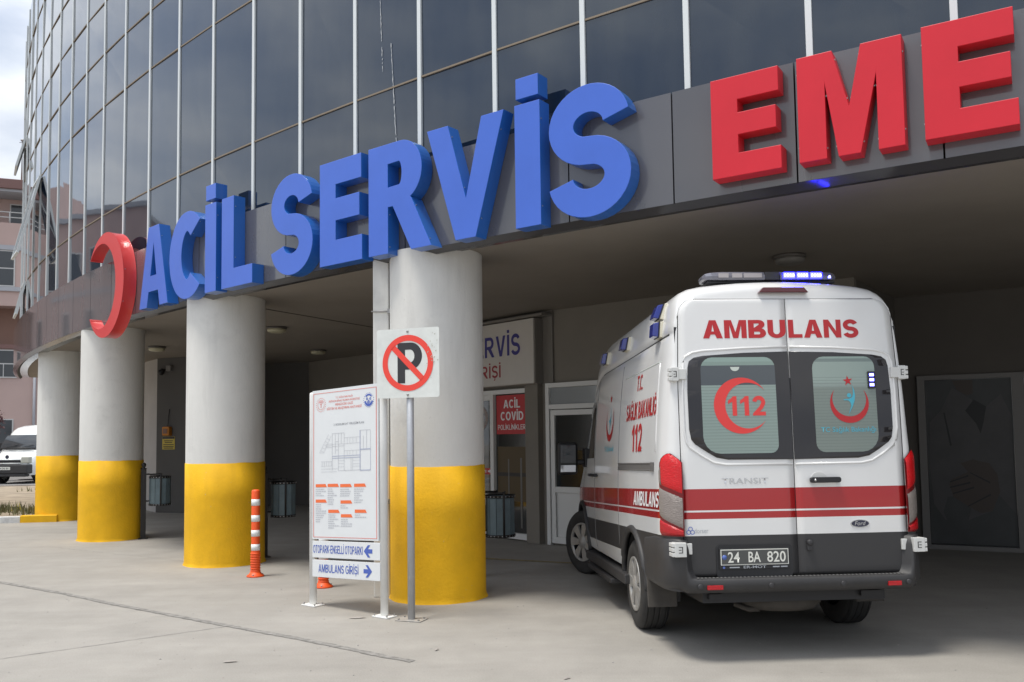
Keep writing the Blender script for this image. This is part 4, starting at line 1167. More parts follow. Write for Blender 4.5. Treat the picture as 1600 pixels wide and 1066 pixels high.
# ------------------------------------------------------------------ litter bins
def make_bins():
    G = 'slatted litter bins between the columns'
    def proto(label, loc, rz):
        t = thing('litter_bin', label, 'litter bin', loc, rz, G)
        b = B(); b.box(-.042, .042, -.042, .042, 0.0, 1.19); b.lathe([(.05, 1.19), (.05, 1.20), (.02, 1.215), (.035, 1.24), (.04, 1.265), (.03, 1.29), (.0, 1.305)], seg=16)
        b.box(-.08, .08, -.08, .08, 0.001, .012)
        b.build('post', M['bin_metal'], t)
        cx, r = .265, .175
        b = B(); k = 12
        bk = None
        vs = []
        for i in range(k):
            a0 = 2 * PI * (i + .04) / k; a1 = 2 * PI * (i + .96) / k
            for a in (a0, a1):
                for rr in (r, r - .018):
                    for z in (.57, 1.045): vs.append((cx + rr * math.cos(a), rr * math.sin(a), z))
        fs = []
        for i in range(k):
            o = i * 8
            fs += [(o, o + 4, o + 5, o + 1), (o + 2, o + 3, o + 7, o + 6), (o, o + 1, o + 3, o + 2), (o + 4, o + 6, o + 7, o + 5), (o + 1, o + 5, o + 7, o + 3), (o, o + 2, o + 6, o + 4)]
        b.add(vs, fs); b.lathe([(r - .019, .575), (r - .019, 1.02)], (cx, 0, 0), 24, caps=False); b.lathe([(0, .572), (r - .018, .572)], (cx, 0, 0), 24, caps=False)
        bk = b.build('basket', M['bin_slat'], t)
        for z in (.56, 1.03):
            b = B(); b.lathe([(r + .001, z), (r + .007, z), (r + .007, z + .032), (r + .001, z + .032)], (cx, 0, 0), 24, caps=False)
            hb = b.build('hoop', M['bin_metal'], bk)
        b = B()
        for z in (.576, 1.046):
            for i in range(24):
                a = 2 * PI * (i + .5) / 24; c, s = math.cos(a), math.sin(a); rr = r + .008
                b.box(-.006, .006, 0, .004, -.006, .006, T=lambda x, y, zz: (cx + (rr + y) * c - x * s, (rr + y) * s + x * c, z + zz))
        b.build('rivets', M['rivet'], bk)
        for y in (-.17, .17):
            b = B(); b.tube([(cx, y * 1.06, .56), (cx, y * 1.08, 1.08), (cx, y * .95, 1.10)], .013, 8); b.build('hanger_strap', M['bin_metal'], t)
        b = B(); b.tube([(.04, 0, 1.10), (.10, 0, 1.10), (.10, .17, 1.09), (cx, .175, 1.09)], .012, 8); b.tube([(.10, 0, 1.10), (.10, -.17, 1.09), (cx, -.175, 1.09), (cx + .02, -.175, 1.11)], .012, 8)
        b.tube([(.04, 0, .64), (.095, 0, .64)], .012, 8)
        b.build('yoke', M['bin_metal'], t)
        return t
    a = proto('litter bin hanging on a dark post beside the column under the red crescent', (-6.37, 14.96, 0), R(25))
    c = copy_tree(a); c.location = (-3.56, 12.42, 0); c.rotation_euler = (0, 0, R(25)); c['label'] = 'litter bin half hidden by the second column, behind the striped orange post'
    c = copy_tree(a); c.location = (-.42, 10.50, -.10); c.rotation_euler = (0, 0, R(15)); c['label'] = 'litter bin beside the nearest column in front of the sliding glass door'
make_bins()

# ------------------------------------------------------------------ ceiling lamps
def make_lamps():
    G = 'round ceiling lamps under the canopy'
    def proto(label, loc):
        t = thing('ceiling_lamp', label, 'ceiling lamp', loc, 0, G)
        b = B(); b.lathe([(.15, -.002), (.175, -.004), (.175, -.03), (.16, -.04)], seg=36); b.build('lamp_base', M['lampbase'], t)
        b = B(); b.lathe([(.16, -.038), (.162, -.06), (.15, -.085), (.11, -.10), (.05, -.108), (.0, -.11)], seg=36); b.build('lamp_glass', M['lampglass'], t)
        return t
    a = proto('ceiling lamp between the second and third columns', (-7.33, 17.77, 3.62))
    for l, p in (('ceiling lamp just right of the second column, nearer of two there', (-4.08, 14.94, 3.62)), ('ceiling lamp deep inside, just above the floor plan board', (-4.24, 18.86, 3.62)), ('ceiling lamp above the ambulance roof', (3.08, 9.43, 3.62))):
        c = copy_tree(a); c.location = p; c['label'] = l
        if p[0] > 0:
            for ch in c.children:
                if ch.name.startswith('lamp_glass'): ch.data = ch.data.copy(); ch.data.materials[0] = M['lamp_grey']
M['lamp_grey'] = mat('ceiling_lamp_grey', (.20, .19, .175), .45)  # greyer, darker version of the lamp glass colour
make_lamps()

# ------------------------------------------------------------------ things on the walls
def wall_thing(name, label, cat, f, s, z, group=None):
    o = f(s, 0, 0); t = thing(name, label, cat, (o.x, o.y, z), 0, group)
    return t, (lambda u, v, w=0.: f(s + u, z + v, w) - Vector((o.x, o.y, z)))
def make_wall_things():
    t, f = wall_thing('entrance_sign', 'pale box sign on the wall reading emergency service entrance', 'sign', FW, -.66, 2.49)
    b = B(); b.box(-1.45, 1.48, .02, .20, 0, 1.02, T=lambda x, y, z: f(x, z, y)); b.build('sign_face', M['sign_box'], t, bevel=.004)
    b = B(); b.box(-1.48, 1.72, .0, .015, -.02, 1.13, T=lambda x, y, z: f(x, z, y)); b.box(1.482, 1.50, .02, .18, -.0, 1.02, T=lambda x, y, z: f(x, z, y)); b.box(-1.48, 1.72, .016, .24, 1.035, 1.07, T=lambda x, y, z: f(x, z, y))
    b.build('sign_casing', M['casing'], t)
    caps_obj('ACİL SERVİS', lambda x, y, z: f(x + 1.175, .475 + y, .2025), 'lettering', M['navy'], t, width=2.38, cap=.335, w=.19, gap=.13, align='R')
    caps_obj('GİRİŞİ', lambda x, y, z: f(x + .69, .135 + y, .2025), 'lettering', M['darkred'], t, width=.78, cap=.20, w=.18, gap=.14, align='R')
    t, f = wall_thing('covid_sign', 'red sign with white lettering at the top of the glass front', 'sign', FW, .10, 1.704)
    b = B(); b.box(-.385, .385, .029, .034, 0, .636, T=lambda x, y, z: f(x, z, y)); b.build('sign_sheet', M['covid_red'], t)
    for s, y0, cap, w in (('ACİL', .425, .135, .41), ('COVİD', .225, .14, .56), ('POLİKLİNİKLERİ', .072, .082, .70)):
        caps_obj(s, lambda x, y, z: f(x, y0 + y, .0355), 'lettering', M['txt_white'], t, width=w, cap=cap, w=.22 if cap > .1 else .165)
    t, f = wall_thing('door_sticker', 'small red strip sticker with white arrow on the glass behind the nearest column', 'sticker', FW, -.70, 1.04)
    b = B(); b.box(-.45, .29, .032, .034, 0, .10, T=lambda x, y, z: f(x, z, y)); b.build('sticker_film', M['covid_red'], t)
    caps_obj('KAPI', lambda x, y, z: f(x, .025 + y, .0352), 'lettering', M['txt_white'], t, width=.26, cap=.05, w=.2)
    b = B(); b.add([f(u, v, .0352) for u, v in ((.17, .035), (.22, .035), (.22, .015), (.28, .05), (.22, .085), (.22, .065), (.17, .065))], [tuple(range(7))]); b.build('arrow', M['txt_white'], t)
    t, f = wall_thing('round_decal', 'pale round dotted decal on the sliding glass', 'sticker', FW, -.72, 1.98)
    me = outline_mesh([circle(0, 0, .21, 48), circle(0, 0, .125, 40)]); place(me, lambda x, y, z: f(x, y, .033), 'decal_ring', M['decal_pale'], t)
    b = B()
    for i in range(26):
        a = 2 * PI * i / 26; b.add([f(.185 * math.cos(a) + .009 * math.cos(q), .185 * math.sin(a) + .009 * math.sin(q), .0345) for q in (0, PI / 2, PI, 1.5 * PI)], [(0, 1, 2, 3)])
    b.build('decal_dots', M['darkred'], t)
    FS = wall_frame((-8.38, 20.36), (-7.57, 20.07))
    t, f = wall_thing('warning_notice', 'small yellow notice on the dark wall between two columns', 'sign', FS, .36, 1.47)
    b = B(); b.box(-.18, .18, .004, .010, 0, .30, T=lambda x, y, z: f(x, z, y)); b.build('notice_sheet', M['yellow_sign'], t)
    b = B(); b.box(-.175, .175, .011, .0125, .245, .295, T=lambda x, y, z: f(x, z, y)); b.build('heading_bar', M['sign_black'], t)
    b = B()
    for v, w in ((.19, .13), (.15, .11), (.10, .15), (.055, .15), (.02, .14)): b.box(-w, w, .011, .012, v, v + .022, T=lambda x, y, z: f(x, z, y))
    b.build('notice_print', M['text_dim'], t)
    t, f = wall_thing('call_box', 'orange call box above the yellow notice', 'box', FS, .36, 1.79)
    b = B(); b.box(-.10, .10, .003, .12, 0, .21, T=lambda x, y, z: f(x, z, y)); b.build('box_body', M['callbox'], t, bevel=.02)
    b = B(); b.tube([f(0, .21, .05), f(.02, .30, .05), f(.02, .62, .012)], .008, 8); b.build('conduit', M['bin_metal'], t)
    b = B(); b.box(-.06, .06, .12, .135, .05, .16, T=lambda x, y, z: f(x, z, y)); b.build('box_cover', M['brown'], t, bevel=.005)
    t, f = wall_thing('security_camera', 'small dome camera with white box on the dark wall', 'camera', FS, .28, 3.30)
    b = B(); b.box(.05, .19, .002, .10, 0, .13, T=lambda x, y, z: f(x, z, y)); b.build('camera_box', M['silver'], t, bevel=.01)
    b = B(); c = f(-.06, -.02, .12)
    b.lathe([(.0, .06), (.06, .05), (.075, .01), (.07, -.03), (.045, -.065), (.0, -.08)], c, 20); b.tube([f(-.06, .03, .0), f(-.06, .05, .12)], .02, 8); b.build('camera_dome', M['black'], t)
    # large window poster, recess shade put into its dark colours: white coat, tie and folded hands
    t, f = wall_thing('window_poster', 'dim window poster of a person in a white coat with folded hands', 'poster', FR, .70, .08)
    q = lambda x, y: ((x - 457) * .00222, 2.31 - (y - 105) * .00269)
    b = B(); b.box(-.535, .535, .027, .030, 0, 2.30, T=lambda x, y, z: f(x, z, y)); b.build('poster_sheet', M['poster_bg'], t)
    def shape(name, pts, m, w): place(outline_mesh([[q(*p) for p in pts]]), lambda x, y, z: f(x, y, w), name, m, t)
    shape('coat_shape', [(225, 560), (235, 330), (300, 270), (370, 150), (480, 215), (500, 330), (520, 395), (560, 250), (640, 190), (692, 300), (692, 800), (600, 700), (560, 790), (480, 820), (380, 860), (300, 840), (240, 760)], M['coat'], .0315)
    shape('neck_shape', [(372, 112), (488, 112), (486, 185), (450, 192), (395, 160)], M['skin'], .0325)
    shape('tie_shape', [(440, 272), (490, 215), (556, 252), (540, 330), (520, 392), (498, 340)], M['poster_dk'], .033)
    shape('pen_shape', [(315, 280), (324, 280), (356, 452), (346, 455)], M['poster_dk'], .0325)
    shape('sleeve_shape', [(292, 800), (320, 720), (400, 715), (450, 780), (430, 840), (370, 868), (320, 860)], M['poster_bg'], .0325)
    shape('hand_shape', [(332, 655), (345, 630), (440, 590), (400, 545), (470, 525), (560, 545), (600, 600), (612, 690), (565, 790), (500, 800), (430, 765), (352, 720)], M['skin'], .0335)
    for i, pts in enumerate((((335, 640), (440, 605)), ((335, 668), (450, 640)), ((350, 700), (470, 665)), ((430, 765), (560, 700)), ((450, 590), (560, 640)))):
        (x0, y0), (x1, y1) = pts; shape('finger_line', [(x0, y0), (x1, y1), (x1, y1 + 9), (x0, y0 + 6)], M['poster_dk'], .0342)
M['casing'] = mat('sign_casing_paint', (.20, .185, .165), .6)
M['decal_pale'] = mat('decal_pale', (.30, .275, .265), .5)
M['text_dim'] = mat('notice_ink', (.10, .08, .03), .6)
make_wall_things()
# ------------------------------------------------------------------ the ambulance
def interp(tab, x):
    if x <= tab[0][0]: return tab[0][1]
    for (a, b), (c, d) in zip(tab, tab[1:]):
        if x <= c: return b + (d - b) * (x - a) / (c - a)
    return tab[-1][1]
PROF = [(.42, .965), (.52, .978), (.60, .985), (.72, .988), (.83, .99), (.92, .99), (1.0, .99), (1.1, .988), (1.2, .985), (1.33, .981), (1.45, .975), (1.6, .966), (1.75, .955), (1.9, .942), (2.05, .927), (2.2, .908), (2.34, .886),
        (2.352, .872), (2.37, .872), (2.385, .880), (2.44, .873), (2.5, .862), (2.56, .852), (2.61, .838), (2.655, .815), (2.69, .780), (2.72, .72), (2.74, .63), (2.757, .48), (2.77, .32), (2.777, .15), (2.78, 0.)]
TOP = [(-1, 2.78), (2.0, 2.78), (2.3, 2.745), (2.6, 2.63), (2.75, 2.50), (3.0, 2.23), (3.3, 1.90), (3.6, 1.57), (3.75, 1.42), (4.0, 1.30), (4.15, 1.15), (4.24, .95), (4.28, .75)]
KW = [(-1, 1), (2.3, 1), (2.9, .99), (3.3, .98), (3.7, .955), (4.0, .90), (4.15, .83), (4.24, .74), (4.28, .66)]
RW, RAX, FAX = .378, .24, 3.25
RZ, FZ = .336, .436
def tilt(z): return .035 * max(0., (z - 1.35) / 1.25) ** 1.6
def half_w(y, z):
    T = interp(TOP, y); zp = z if z < 1 else 1 + (z - 1) * 1.78 / max(T - 1, .02)
    return interp(PROF, zp) * interp(KW, y)
def side_pt(y, z, off=0., sg=-1): return Vector((sg * (half_w(y, z) + off), y, z))
def yr(x, z): return -.958 - .014 * (1 - min(1, abs(x) / .85) ** 2) + tilt(z)

def grid_fill(b, poly, fn, nrow=14, ncol=8, mi=0):
    """convex outline filled with a smooth grid of rows"""
    zs = [p[1] for p in poly]; z0, z1 = min(zs), max(zs); n = len(poly); vs = []
    rows = sorted(set([z0 + (z1 - z0) * i / nrow for i in range(nrow + 1)] + zs))
    rows = [r_ for i, r_ in enumerate(rows) if i == 0 or r_ - rows[i - 1] > 1e-4]
    for z in rows:
        xs = []
        for i in range(n):
            (xa, za), (xb, zb) = poly[i], poly[(i + 1) % n]
            if abs(za - zb) < 1e-9:
                if abs(za - z) < 1e-6: xs += [xa, xb]
            elif min(za, zb) - 1e-7 <= z <= max(za, zb) + 1e-7: xs.append(xa + (xb - xa) * (z - za) / (zb - za))
        a, c = min(xs), max(xs)
        vs += [fn(a + (c - a) * k / ncol, z) for k in range(ncol + 1)]
    m = ncol + 1
    b.add(vs, [(j * m + k, j * m + k + 1, (j + 1) * m + k + 1, (j + 1) * m + k) for j in range(len(rows) - 1) for k in range(ncol)], mi, True)
    return b
def rrect(x0, x1, z0, z1, r, n=5, rs=None):
    rs = rs or [r] * 4; out = []
    for (cx, cz, a), r_ in zip(((x1, z0, -90), (x1, z1, 0), (x0, z1, 90), (x0, z0, 180)), rs):
        sx = -1 if cx == x1 else 1; sz = 1 if cz == z0 else -1
        for i in range(n + 1): out.append((cx + sx * r_ + r_ * math.cos(R(a + 90 * i / n)), cz + sz * r_ + r_ * math.sin(R(a + 90 * i / n))))
    return out

def make_ambulance():
    root = thing('ambulance', 'white ambulance with red bands and a lit blue roof bar under the canopy', 'ambulance', (2.04, 7.42, .05))
    root.rotation_euler = (R(-1.9), 0, R(3.9))
    # ---- body shell
    ys = [-.95, -.946, -.938, -.925, -.905, -.88, -.85, -.815, -.775, -.73, -.69, -.6, -.5] + [RAX - .5 + .04 * i for i in range(1, 26)] + [.62, .8, 1.05, 1.3, 1.6, 1.9, 2.1, 2.25, 2.4, 2.55, 2.68, 2.78] + [FAX - .48 + .04 * i for i in range(0, 25)] + [3.85, 3.95, 4.05, 4.12, 4.18, 4.24, 4.28]
    ys = sorted(set(round(y, 4) for y in ys))
    half = PROF; npf = len(half)
    def ring(y):
        T = interp(TOP, y); k = interp(KW, y); e = y + .95
        s1 = 1 - math.sqrt(max(0, 1 - ((.26 - e) / .26) ** 2)) if e < .26 else 0
        s2 = 1 - math.sqrt(max(0, 1 - ((.20 - e) / .20) ** 2)) if e < .20 else 0
        zb = .43
        for yc, zc in ((RAX, RZ), (FAX, FZ)):
            d = .462 ** 2 - (y - yc) ** 2
            if d > 0: zb = max(zb, zc + math.sqrt(d))
        pts = []
        for zp, w in half:
            z = zp if zp >= 1 else zb + (zp - .42) * (1 - zb) / .58
            if zp > 1: z = 1 + (zp - 1) * (T - 1) / 1.78
            x = w * k
            if zp < 1: x = interp(PROF, z) * k
            am = max(.012, min(.095, w - DOORX(min(z, 2.49)) - .020)) if zp < 2.49 else .03
            x = x - min(am * s1, x * .5)
            if zp > 2.45: z -= .10 * s2 * min(1, (zp - 2.45) / .25)
            yy = y + tilt(z) * max(0, 1 - e / .35)
            pts.append((x, yy, z))
        return [(-x, yy, z) for x, yy, z in pts] + [(x, yy, z) for x, yy, z in pts[-2::-1]]
    rings = [ring(y) for y in ys]; m = len(rings[0])
    # inner ring: edge of the rear door opening
    inner = []
    for x, yy, z in rings[0]:
        s = -1 if x < 0 else 1; ax = abs(x); xo = DOORX(min(z, 2.49)) + .007
        if z <= 2.475: q = (xo, z)
        elif ax > .62:
            t = min(1, (z - 2.475) / (2.62 - 2.475)); a = t * PI / 2
            q = (xo - .13 + .13 * math.cos(a), 2.488 + .13 * math.sin(a))
        else: q = (ax, 2.618)
        inner.append((s * q[0], -.952 + tilt(q[1]), q[1]))
    b = B(); vs = inner + [p for r_ in rings for p in r_]
    nr = len(rings) + 1
    fs = []; mis = []
    for i in range(nr - 1):
        for k in range(m - 1): fs.append((i * m + k, i * m + k + 1, (i + 1) * m + k + 1, (i + 1) * m + k))
    b.add(vs, fs, 0, True)
    # windscreen faces get glass
    for i, f in enumerate(b.f):
        c = sum((Vector(b.v[j]) for j in f), Vector()) / 4
        if 2.72 < c.y < 3.66 and abs(c.x) < .80 and c.z > interp(TOP, c.y) - .28: b.mi[i] = 1
    b.add(rings[-1], [tuple(range(m))], 0)
    body = b.build('body', [M['paint'], M['glassblk']], root)
    # ---- dark door gap, belly, wheel liners
    b = B(); b.box(-.865, .865, -.925, -.915, .50, 2.40); b.box(-.74, .74, -.893, -.885, 2.40, 2.625)
    b.build('door_gap', M['black'], root)
    b = B(); b.box(-.70, .70, -.86, 4.0, .33, .78); b.build('chassis', M['black'], root)
    for sg in (-1, 1):
        for yc, zc in ((RAX, RZ), (FAX, FZ)):
            b = B(); n = 20; vs = []
            for i in range(n + 1):
                a = R(-12 + 204 * i / n)
                for x in (.70, .955): vs.append((sg * x, yc + .455 * math.cos(a), zc + .455 * math.sin(a)))
            b.add(vs, [(2 * i, 2 * i + 1, 2 * i + 3, 2 * i + 2) for i in range(n)])
            b.build('wheel_liner', M['black'], root)
            b = B(); pts = []
            for i in range(25):
                a = R(-8 + 196 * i / 24); y, z = yc + .475 * math.cos(a), zc + .475 * math.sin(a)
                pts.append((sg * (interp(PROF, max(z, .43)) * interp(KW, y) + .004), y, max(z, .36)))
            b.tube(pts, .030, 8); b.build('arch_trim', M['clad'], root)
    # ---- rear doors
    for sg, nm in ((-1, 'left'), (1, 'right')):
        b = B(); rows = [.540, .56] + [.60 + .05 * i for i in range(38)] + [2.49, 2.52, 2.55, 2.58, 2.60, 2.612]
        rows = sorted(set(r_ for r_ in rows if r_ <= 2.612)); nc = 14; vs = []
        for z in rows:
            xo = DOORX(min(z, 2.49))
            if z > 2.488: d = z - 2.488; xo = xo - .125 + math.sqrt(max(0, .125 ** 2 - d * d))
            if z < .575: d = .575 - z; xo = xo - .035 + math.sqrt(max(0, .035 ** 2 - d * d))
            xi = .0035
            for k in range(nc + 1):
                x = xi + (xo - xi) * (k / nc); e = min(x - xi, xo - x, z - .54, 2.612 - z)
                vs.append((sg * x, yr(x, z) + max(0, .012 - e) * .35, z))
        mm = nc + 1; nrw = len(rows)
        b.add(vs, [(j * mm + k, j * mm + k + 1, (j + 1) * mm + k + 1, (j + 1) * mm + k) for j in range(nrw - 1) for k in range(nc)], 0, True)
        # edge returns
        bd = [j * mm for j in range(nrw)] + [(nrw - 1) * mm + k for k in range(1, mm)] + [j * mm + nc for j in range(nrw - 2, -1, -1)] + [k for k in range(nc - 1, 0, -1)]
        ev = [vs[i] for i in bd] + [(vs[i][0], vs[i][1] + .03, vs[i][2]) for i in bd]; n = len(bd)
        b.add(ev, [(i, (i + 1) % n, n + (i + 1) % n, n + i) for i in range(n)], 0)
        door = b.build('rear_door', M['paint'], root)
        S = lambda off: (lambda x, z: (x, yr(x, z) - off, z))
        S3 = lambda off: (lambda x, z, _=0: (x, yr(x, z) - off, z))
        # pressed frame round the window
        wpoly = [(.006, 1.388), (.50, 1.392), (.585, 1.408), (.66, 1.452), (.745, 1.51), (.772, 1.545), (.785, 1.62), (.787, 1.9), (.778, 2.09), (.766, 2.135), (.73, 2.162), (.66, 2.176), (.35, 2.196), (.006, 2.204)]
        wp = [(sg * x, z) for x, z in wpoly]
        b = B(); rim = [(.012, 1.352), (.52, 1.355), (.61, 1.372), (.70, 1.425), (.785, 1.485), (.81, 1.53), (.822, 1.62), (.823, 1.9), (.812, 2.12), (.795, 2.172), (.74, 2.20), (.66, 2.214), (.35, 2.232), (.012, 2.24)]
        b.tube([(sg * x, yr(x, z) + .004, z) for x, z in rim], .011, 8); b.build('window_frame', M['paint'], door)
        b = B(); grid_fill(b, wp, S(.005)); n = len(wp)
        b.add([S(.005)(*p) for p in wp] + [S(-.002)(*p) for p in wp], [(i, (i + 1) % n, n + (i + 1) % n, n + i) for i in range(n)])
        b.build('rear_window', M['glassblk'], door)
        fx = (-.682, -.112) if sg < 0 else (.178, .668)
        fr = rrect(fx[0], fx[1], 1.437, 2.162, .07, rs=[.06, .08, .09, .13] if sg < 0 else [.13, .08, .09, .07])
        b = B(); grid_fill(b, fr, S(.0066), 20, 6); b.build('window_blind', M['blindL'] if sg < 0 else M['blindR'], door)
        def decal(polys, m, name, off=.0082): return place(outline_mesh(polys), lambda x, y, z: S3(off)(x, y), name, m, door)
        if sg < 0:
            decal([[(-.381 + x, 1.795 + y) for x, y in crescent(0, 0, .2115, .048, .173, 1)]], M['decal_red2'], 'crescent_decal')
            caps_obj('112', lambda x, y, z: S3(.0082)(-.342 + x, 1.719 + y), 'lettering', M['decal_red2'], door, width=.285, cap=.147, w=.23, gap=.18)
            decal([[(-.42 + .035 * math.cos(R(a)), 2.088 + .032 * math.sin(R(a))) for a in range(180, 361, 15)]], M['cream2'], 'blind_tab')
            caps_obj('AMBU', lambda x, y, z: S3(.002)(-.008 + x, 2.309 + y), 'lettering', M['decal_red'], door, width=.640, cap=.140, w=.245, gap=.075, align='R')
            text_obj('TRANSIT', lambda x, y, z: S3(.004)(-.380 + x, 1.212 + y), 'badge_lettering', M['chrome'], door, width=.352, cap=.042, bold=.004)
            for dx, dz in ((0, .018), (-.014, -.006), (.014, -.006)):
                decal([circle(-.802 + dx, .868 + dz, .017, 18), circle(-.802 + dx, .868 + dz, .012, 18)], M['txt_blue'], 'logo_ring', .003)
            text_obj('dorser', lambda x, y, z: S3(.003)(-.722 + x, .855 + y), 'lettering', M['txt_fade'], door, width=.105, cap=.034)
            # number plate in its recess
            b = B(); b.prism(rrect(-.618, -.048, .525, .766, .03), .0, .006, lambda u, v, w: (u, yr(u, v) - w, v)); b.build('plate_recess', M['black'], door)
            py = yr(-.33, .66) - .012
            b = B(); b.box(-.600, -.070, py, py + .006, .588, .742); pf = b.build('plate_frame', M['black'], door, bevel=.002)
            b = B(); b.box(-.590, -.080, py - .004, py - .001, .619, .733); b.build('number_plate', M['plate_txt'], pf)
            b = B(); b.box(-.584, -.086, py - .0055, py - .0042, .625, .727); b.build('plate_field', M['plate_black'], pf)
            for s, x in (('24', -.493), ('BA', -.337), ('820', -.172)):
                text_obj(s, lambda u, v, w: (x + u, py - .0062, .638 + v), 'plate_lettering', M['plate_txt'], pf, width={'24': .088, 'BA': .092, '820': .14}[s], cap=.076, bold=.012)
            b = B(); b.lathe([(.018, -.0056), (.018, -.0062), (.0, -.0063)], (-.563, py, .676), 20, axis='y'); b.build('plate_seal', M['txt_blue2'], pf)
            text_obj('ER-MOT', lambda u, v, w: (-.335 + u, py - .001, .594 + v), 'lettering', M['txt_fade'], pf, width=.17, cap=.019, bold=.01)
            b = B()
            for x0, x1 in ((-.525, -.45), (-.20, -.15), (-.14, -.09)): b.box(x0, x1, py - .001, py - .0002, .598, .606)
            b.build('small_print', M['txt_fade'], pf)
            b = B(); b.lathe([(.009, -.0005), (.009, -.0012)], (-.568, py, .602), 18, axis='y'); b.build('small_oval', M['txt_blue2'], pf)
        else:
            decal([[(.4535 - y, 1.8055 + x) for x, y in crescent(0, 0, .1515, .0313, .133, 1)]], M['decal_red'], 'crescent_decal')
            st = []
            for i in range(10):
                a = R(90 + 36 * i + 6); r_ = .040 if i % 2 == 0 else .0155; st.append((.450 + r_ * math.cos(a), 1.975 + r_ * math.sin(a)))
            decal([st], M['decal_red'], 'star_decal')
            cv = lambda px, py_: (.302 + (px - 1107) * .001063, 1.801 + (430 - py_) * .00106)
            decal([[cv(*p) for p in ((1274, 292), (1290, 335), (1294, 370), (1288, 410), (1270, 455), (1240, 505), (1262, 445), (1256, 420), (1240, 407), (1208, 405), (1208, 398), (1245, 396), (1270, 386), (1280, 360), (1280, 325))]], M['decal_teal'], 'figure_decal')
            decal([circle(*cv(1250, 371), .017, 18)], M['decal_teal'], 'figure_head_decal')
            text_obj('TC Sağlık Bakanlığı', lambda x, y, z: S3(.0082)(.435 + x, 1.588 + y), 'lettering', M['decal_teal'], door, width=.43, cap=.036, bold=.004)
            caps_obj('LANS', lambda x, y, z: S3(.002)(.012 + x, 2.309 + y), 'lettering', M['decal_red'], door, width=.556, cap=.140, w=.245, gap=.075, align='L')
            b = B(); b.box(.607, .663, yr(.64, 1.98) - .022, yr(.64, 1.98) - .0066, 1.915, 2.045); lm = b.build('window_light', M['black'], door, bevel=.004)
            for i in range(3):
                b = B(); c = (.634, yr(.64, 1.98) - .0222, 2.018 - .038 * i)
                b.box(c[0] - .016, c[0] + .016, c[1] - .003, c[1], c[2] - .010, c[2] + .010); b.build('led', M['led_core'], lm)
            # handle and badges
            b = B(); hz = 1.231
            b.prism(rrect(.108, .342, hz - .021, hz + .021, .018), .012, .042, lambda u, v, w: (u, yr(u, v) - w, v))
            hd = b.build('door_handle', M['black'], door, bevel=.005)
            b = B(); b.prism([(.185 + .062 * math.cos(R(a)), hz + .008 + .05 * math.sin(R(a))) for a in range(0, 181, 15)], -.002, .005, lambda u, v, w: (u, yr(u, v) - w, v)); b.build('handle_recess', M['hinge'], door)
            b = B(); b.box(.115, .14, yr(.12, hz) - .014, yr(.12, hz), hz - .015, hz + .015); b.box(.31, .335, yr(.3, hz) - .014, yr(.3, hz), hz - .015, hz + .015); b.build('handle_mount', M['black'], door)
            b = B(); b.lathe([(.010, -.0425), (.010, -.046), (0, -.0465)], (.142, yr(.14, hz), hz), 14, axis='y'); b.build('key_barrel', M['chrome'], hd)
            me = outline_mesh([circle(.485, .902, .073, 40, .030)], .004); place(me, lambda x, y, z: S3(.003 + z)(x, y), 'oval_badge', M['chrome'], door)
            me = outline_mesh([circle(.485, .902, .067, 40, .025)]); place(me, lambda x, y, z: S3(.0058)(x, y), 'oval_field', M['oval'], door)
            text_obj('Ford', lambda x, y, z: S3(.0064)(.485 + x, .889 + y), 'badge_lettering', M['chrome'], door, width=.085, cap=.030, shear=.25)
            b = B(); b.lathe([(.022, -.001), (.022, -.03), (.016, -.034), (.0, -.034)], (.085, yr(.08, .765), .772), 16, axis='y'); b.box(.065, .105, yr(.08, .74) - .02, yr(.08, .74), .715, .765); b.build('lower_latch', M['clad2'], door, bevel=.004)
        # hinges: plate on the door, knuckles, wrap to the body side
        for z in (2.037, .742):
            lo = z < 1
            b = B(); x0 = DOORX(z)
            b.box(sg * (x0 - .055), sg * (x0 + .012), yr(x0, z) - .020, yr(x0, z) + .01, z - .04, z + .04)
            b.box(sg * (x0 + .004), sg * (x0 + .060 + .03 * lo), yr(x0, z) - .026 - .055 * lo, yr(x0, z) + .05, z - .052, z + .052)
            for dz in (-.036, -.001, .034): b.box(sg * (x0 + .050 + .03 * lo), sg * (x0 + .078 + .03 * lo), yr(x0, z) - .028 - .05 * lo, yr(x0, z) + .03, z + dz - .014, z + dz + .014)
            h = b.build('hinge', M['hinge'], door, bevel=.004)
            b = B(); yh = yr(x0, z) - .0272 - .055 * lo; xa = sg * (x0 + .020 + .012 * lo); xb = sg * (x0 + .044 + .018 * lo)
            b.box(xa, xb, yh, yh + .004, z + .018, z + .023); b.box(xa, xb, yh, yh + .004, z - .023, z - .018)
            b.box(xa, xa + sg * .006, yh, yh + .004, z - .018, z + .018); b.box(xa + sg * .011, xb, yh, yh + .004, z - .003, z + .002)
            b.build('hinge_slot', M['bin_metal'], h)
    # centre seal between the doors
    b = B(); b.box(-.004, .004, -.962, -.945, .54, 2.0); b.build('door_seal', M['black'], root)
    # ---- bumper
    path = [(0, -1.05, .53), (.25, -1.049, .53), (.5, -1.046, .53), (.78, -1.037, .53), (.835, -1.032, .537), (.853, -1.026, .60), (.861, -1.020, .74), (.872, -1.010, .80), (.905, -.985, .815), (.940, -.945, .82), (.966, -.895, .822), (.985, -.83, .822), (.998, -.74, .82), (1.004, -.62, .815), (1.006, -.50, .80), (1.006, -.30, .78)]
    full = [(-x, y, t) for x, y, t in path[:0:-1]] + path
    b = B(); vs = []
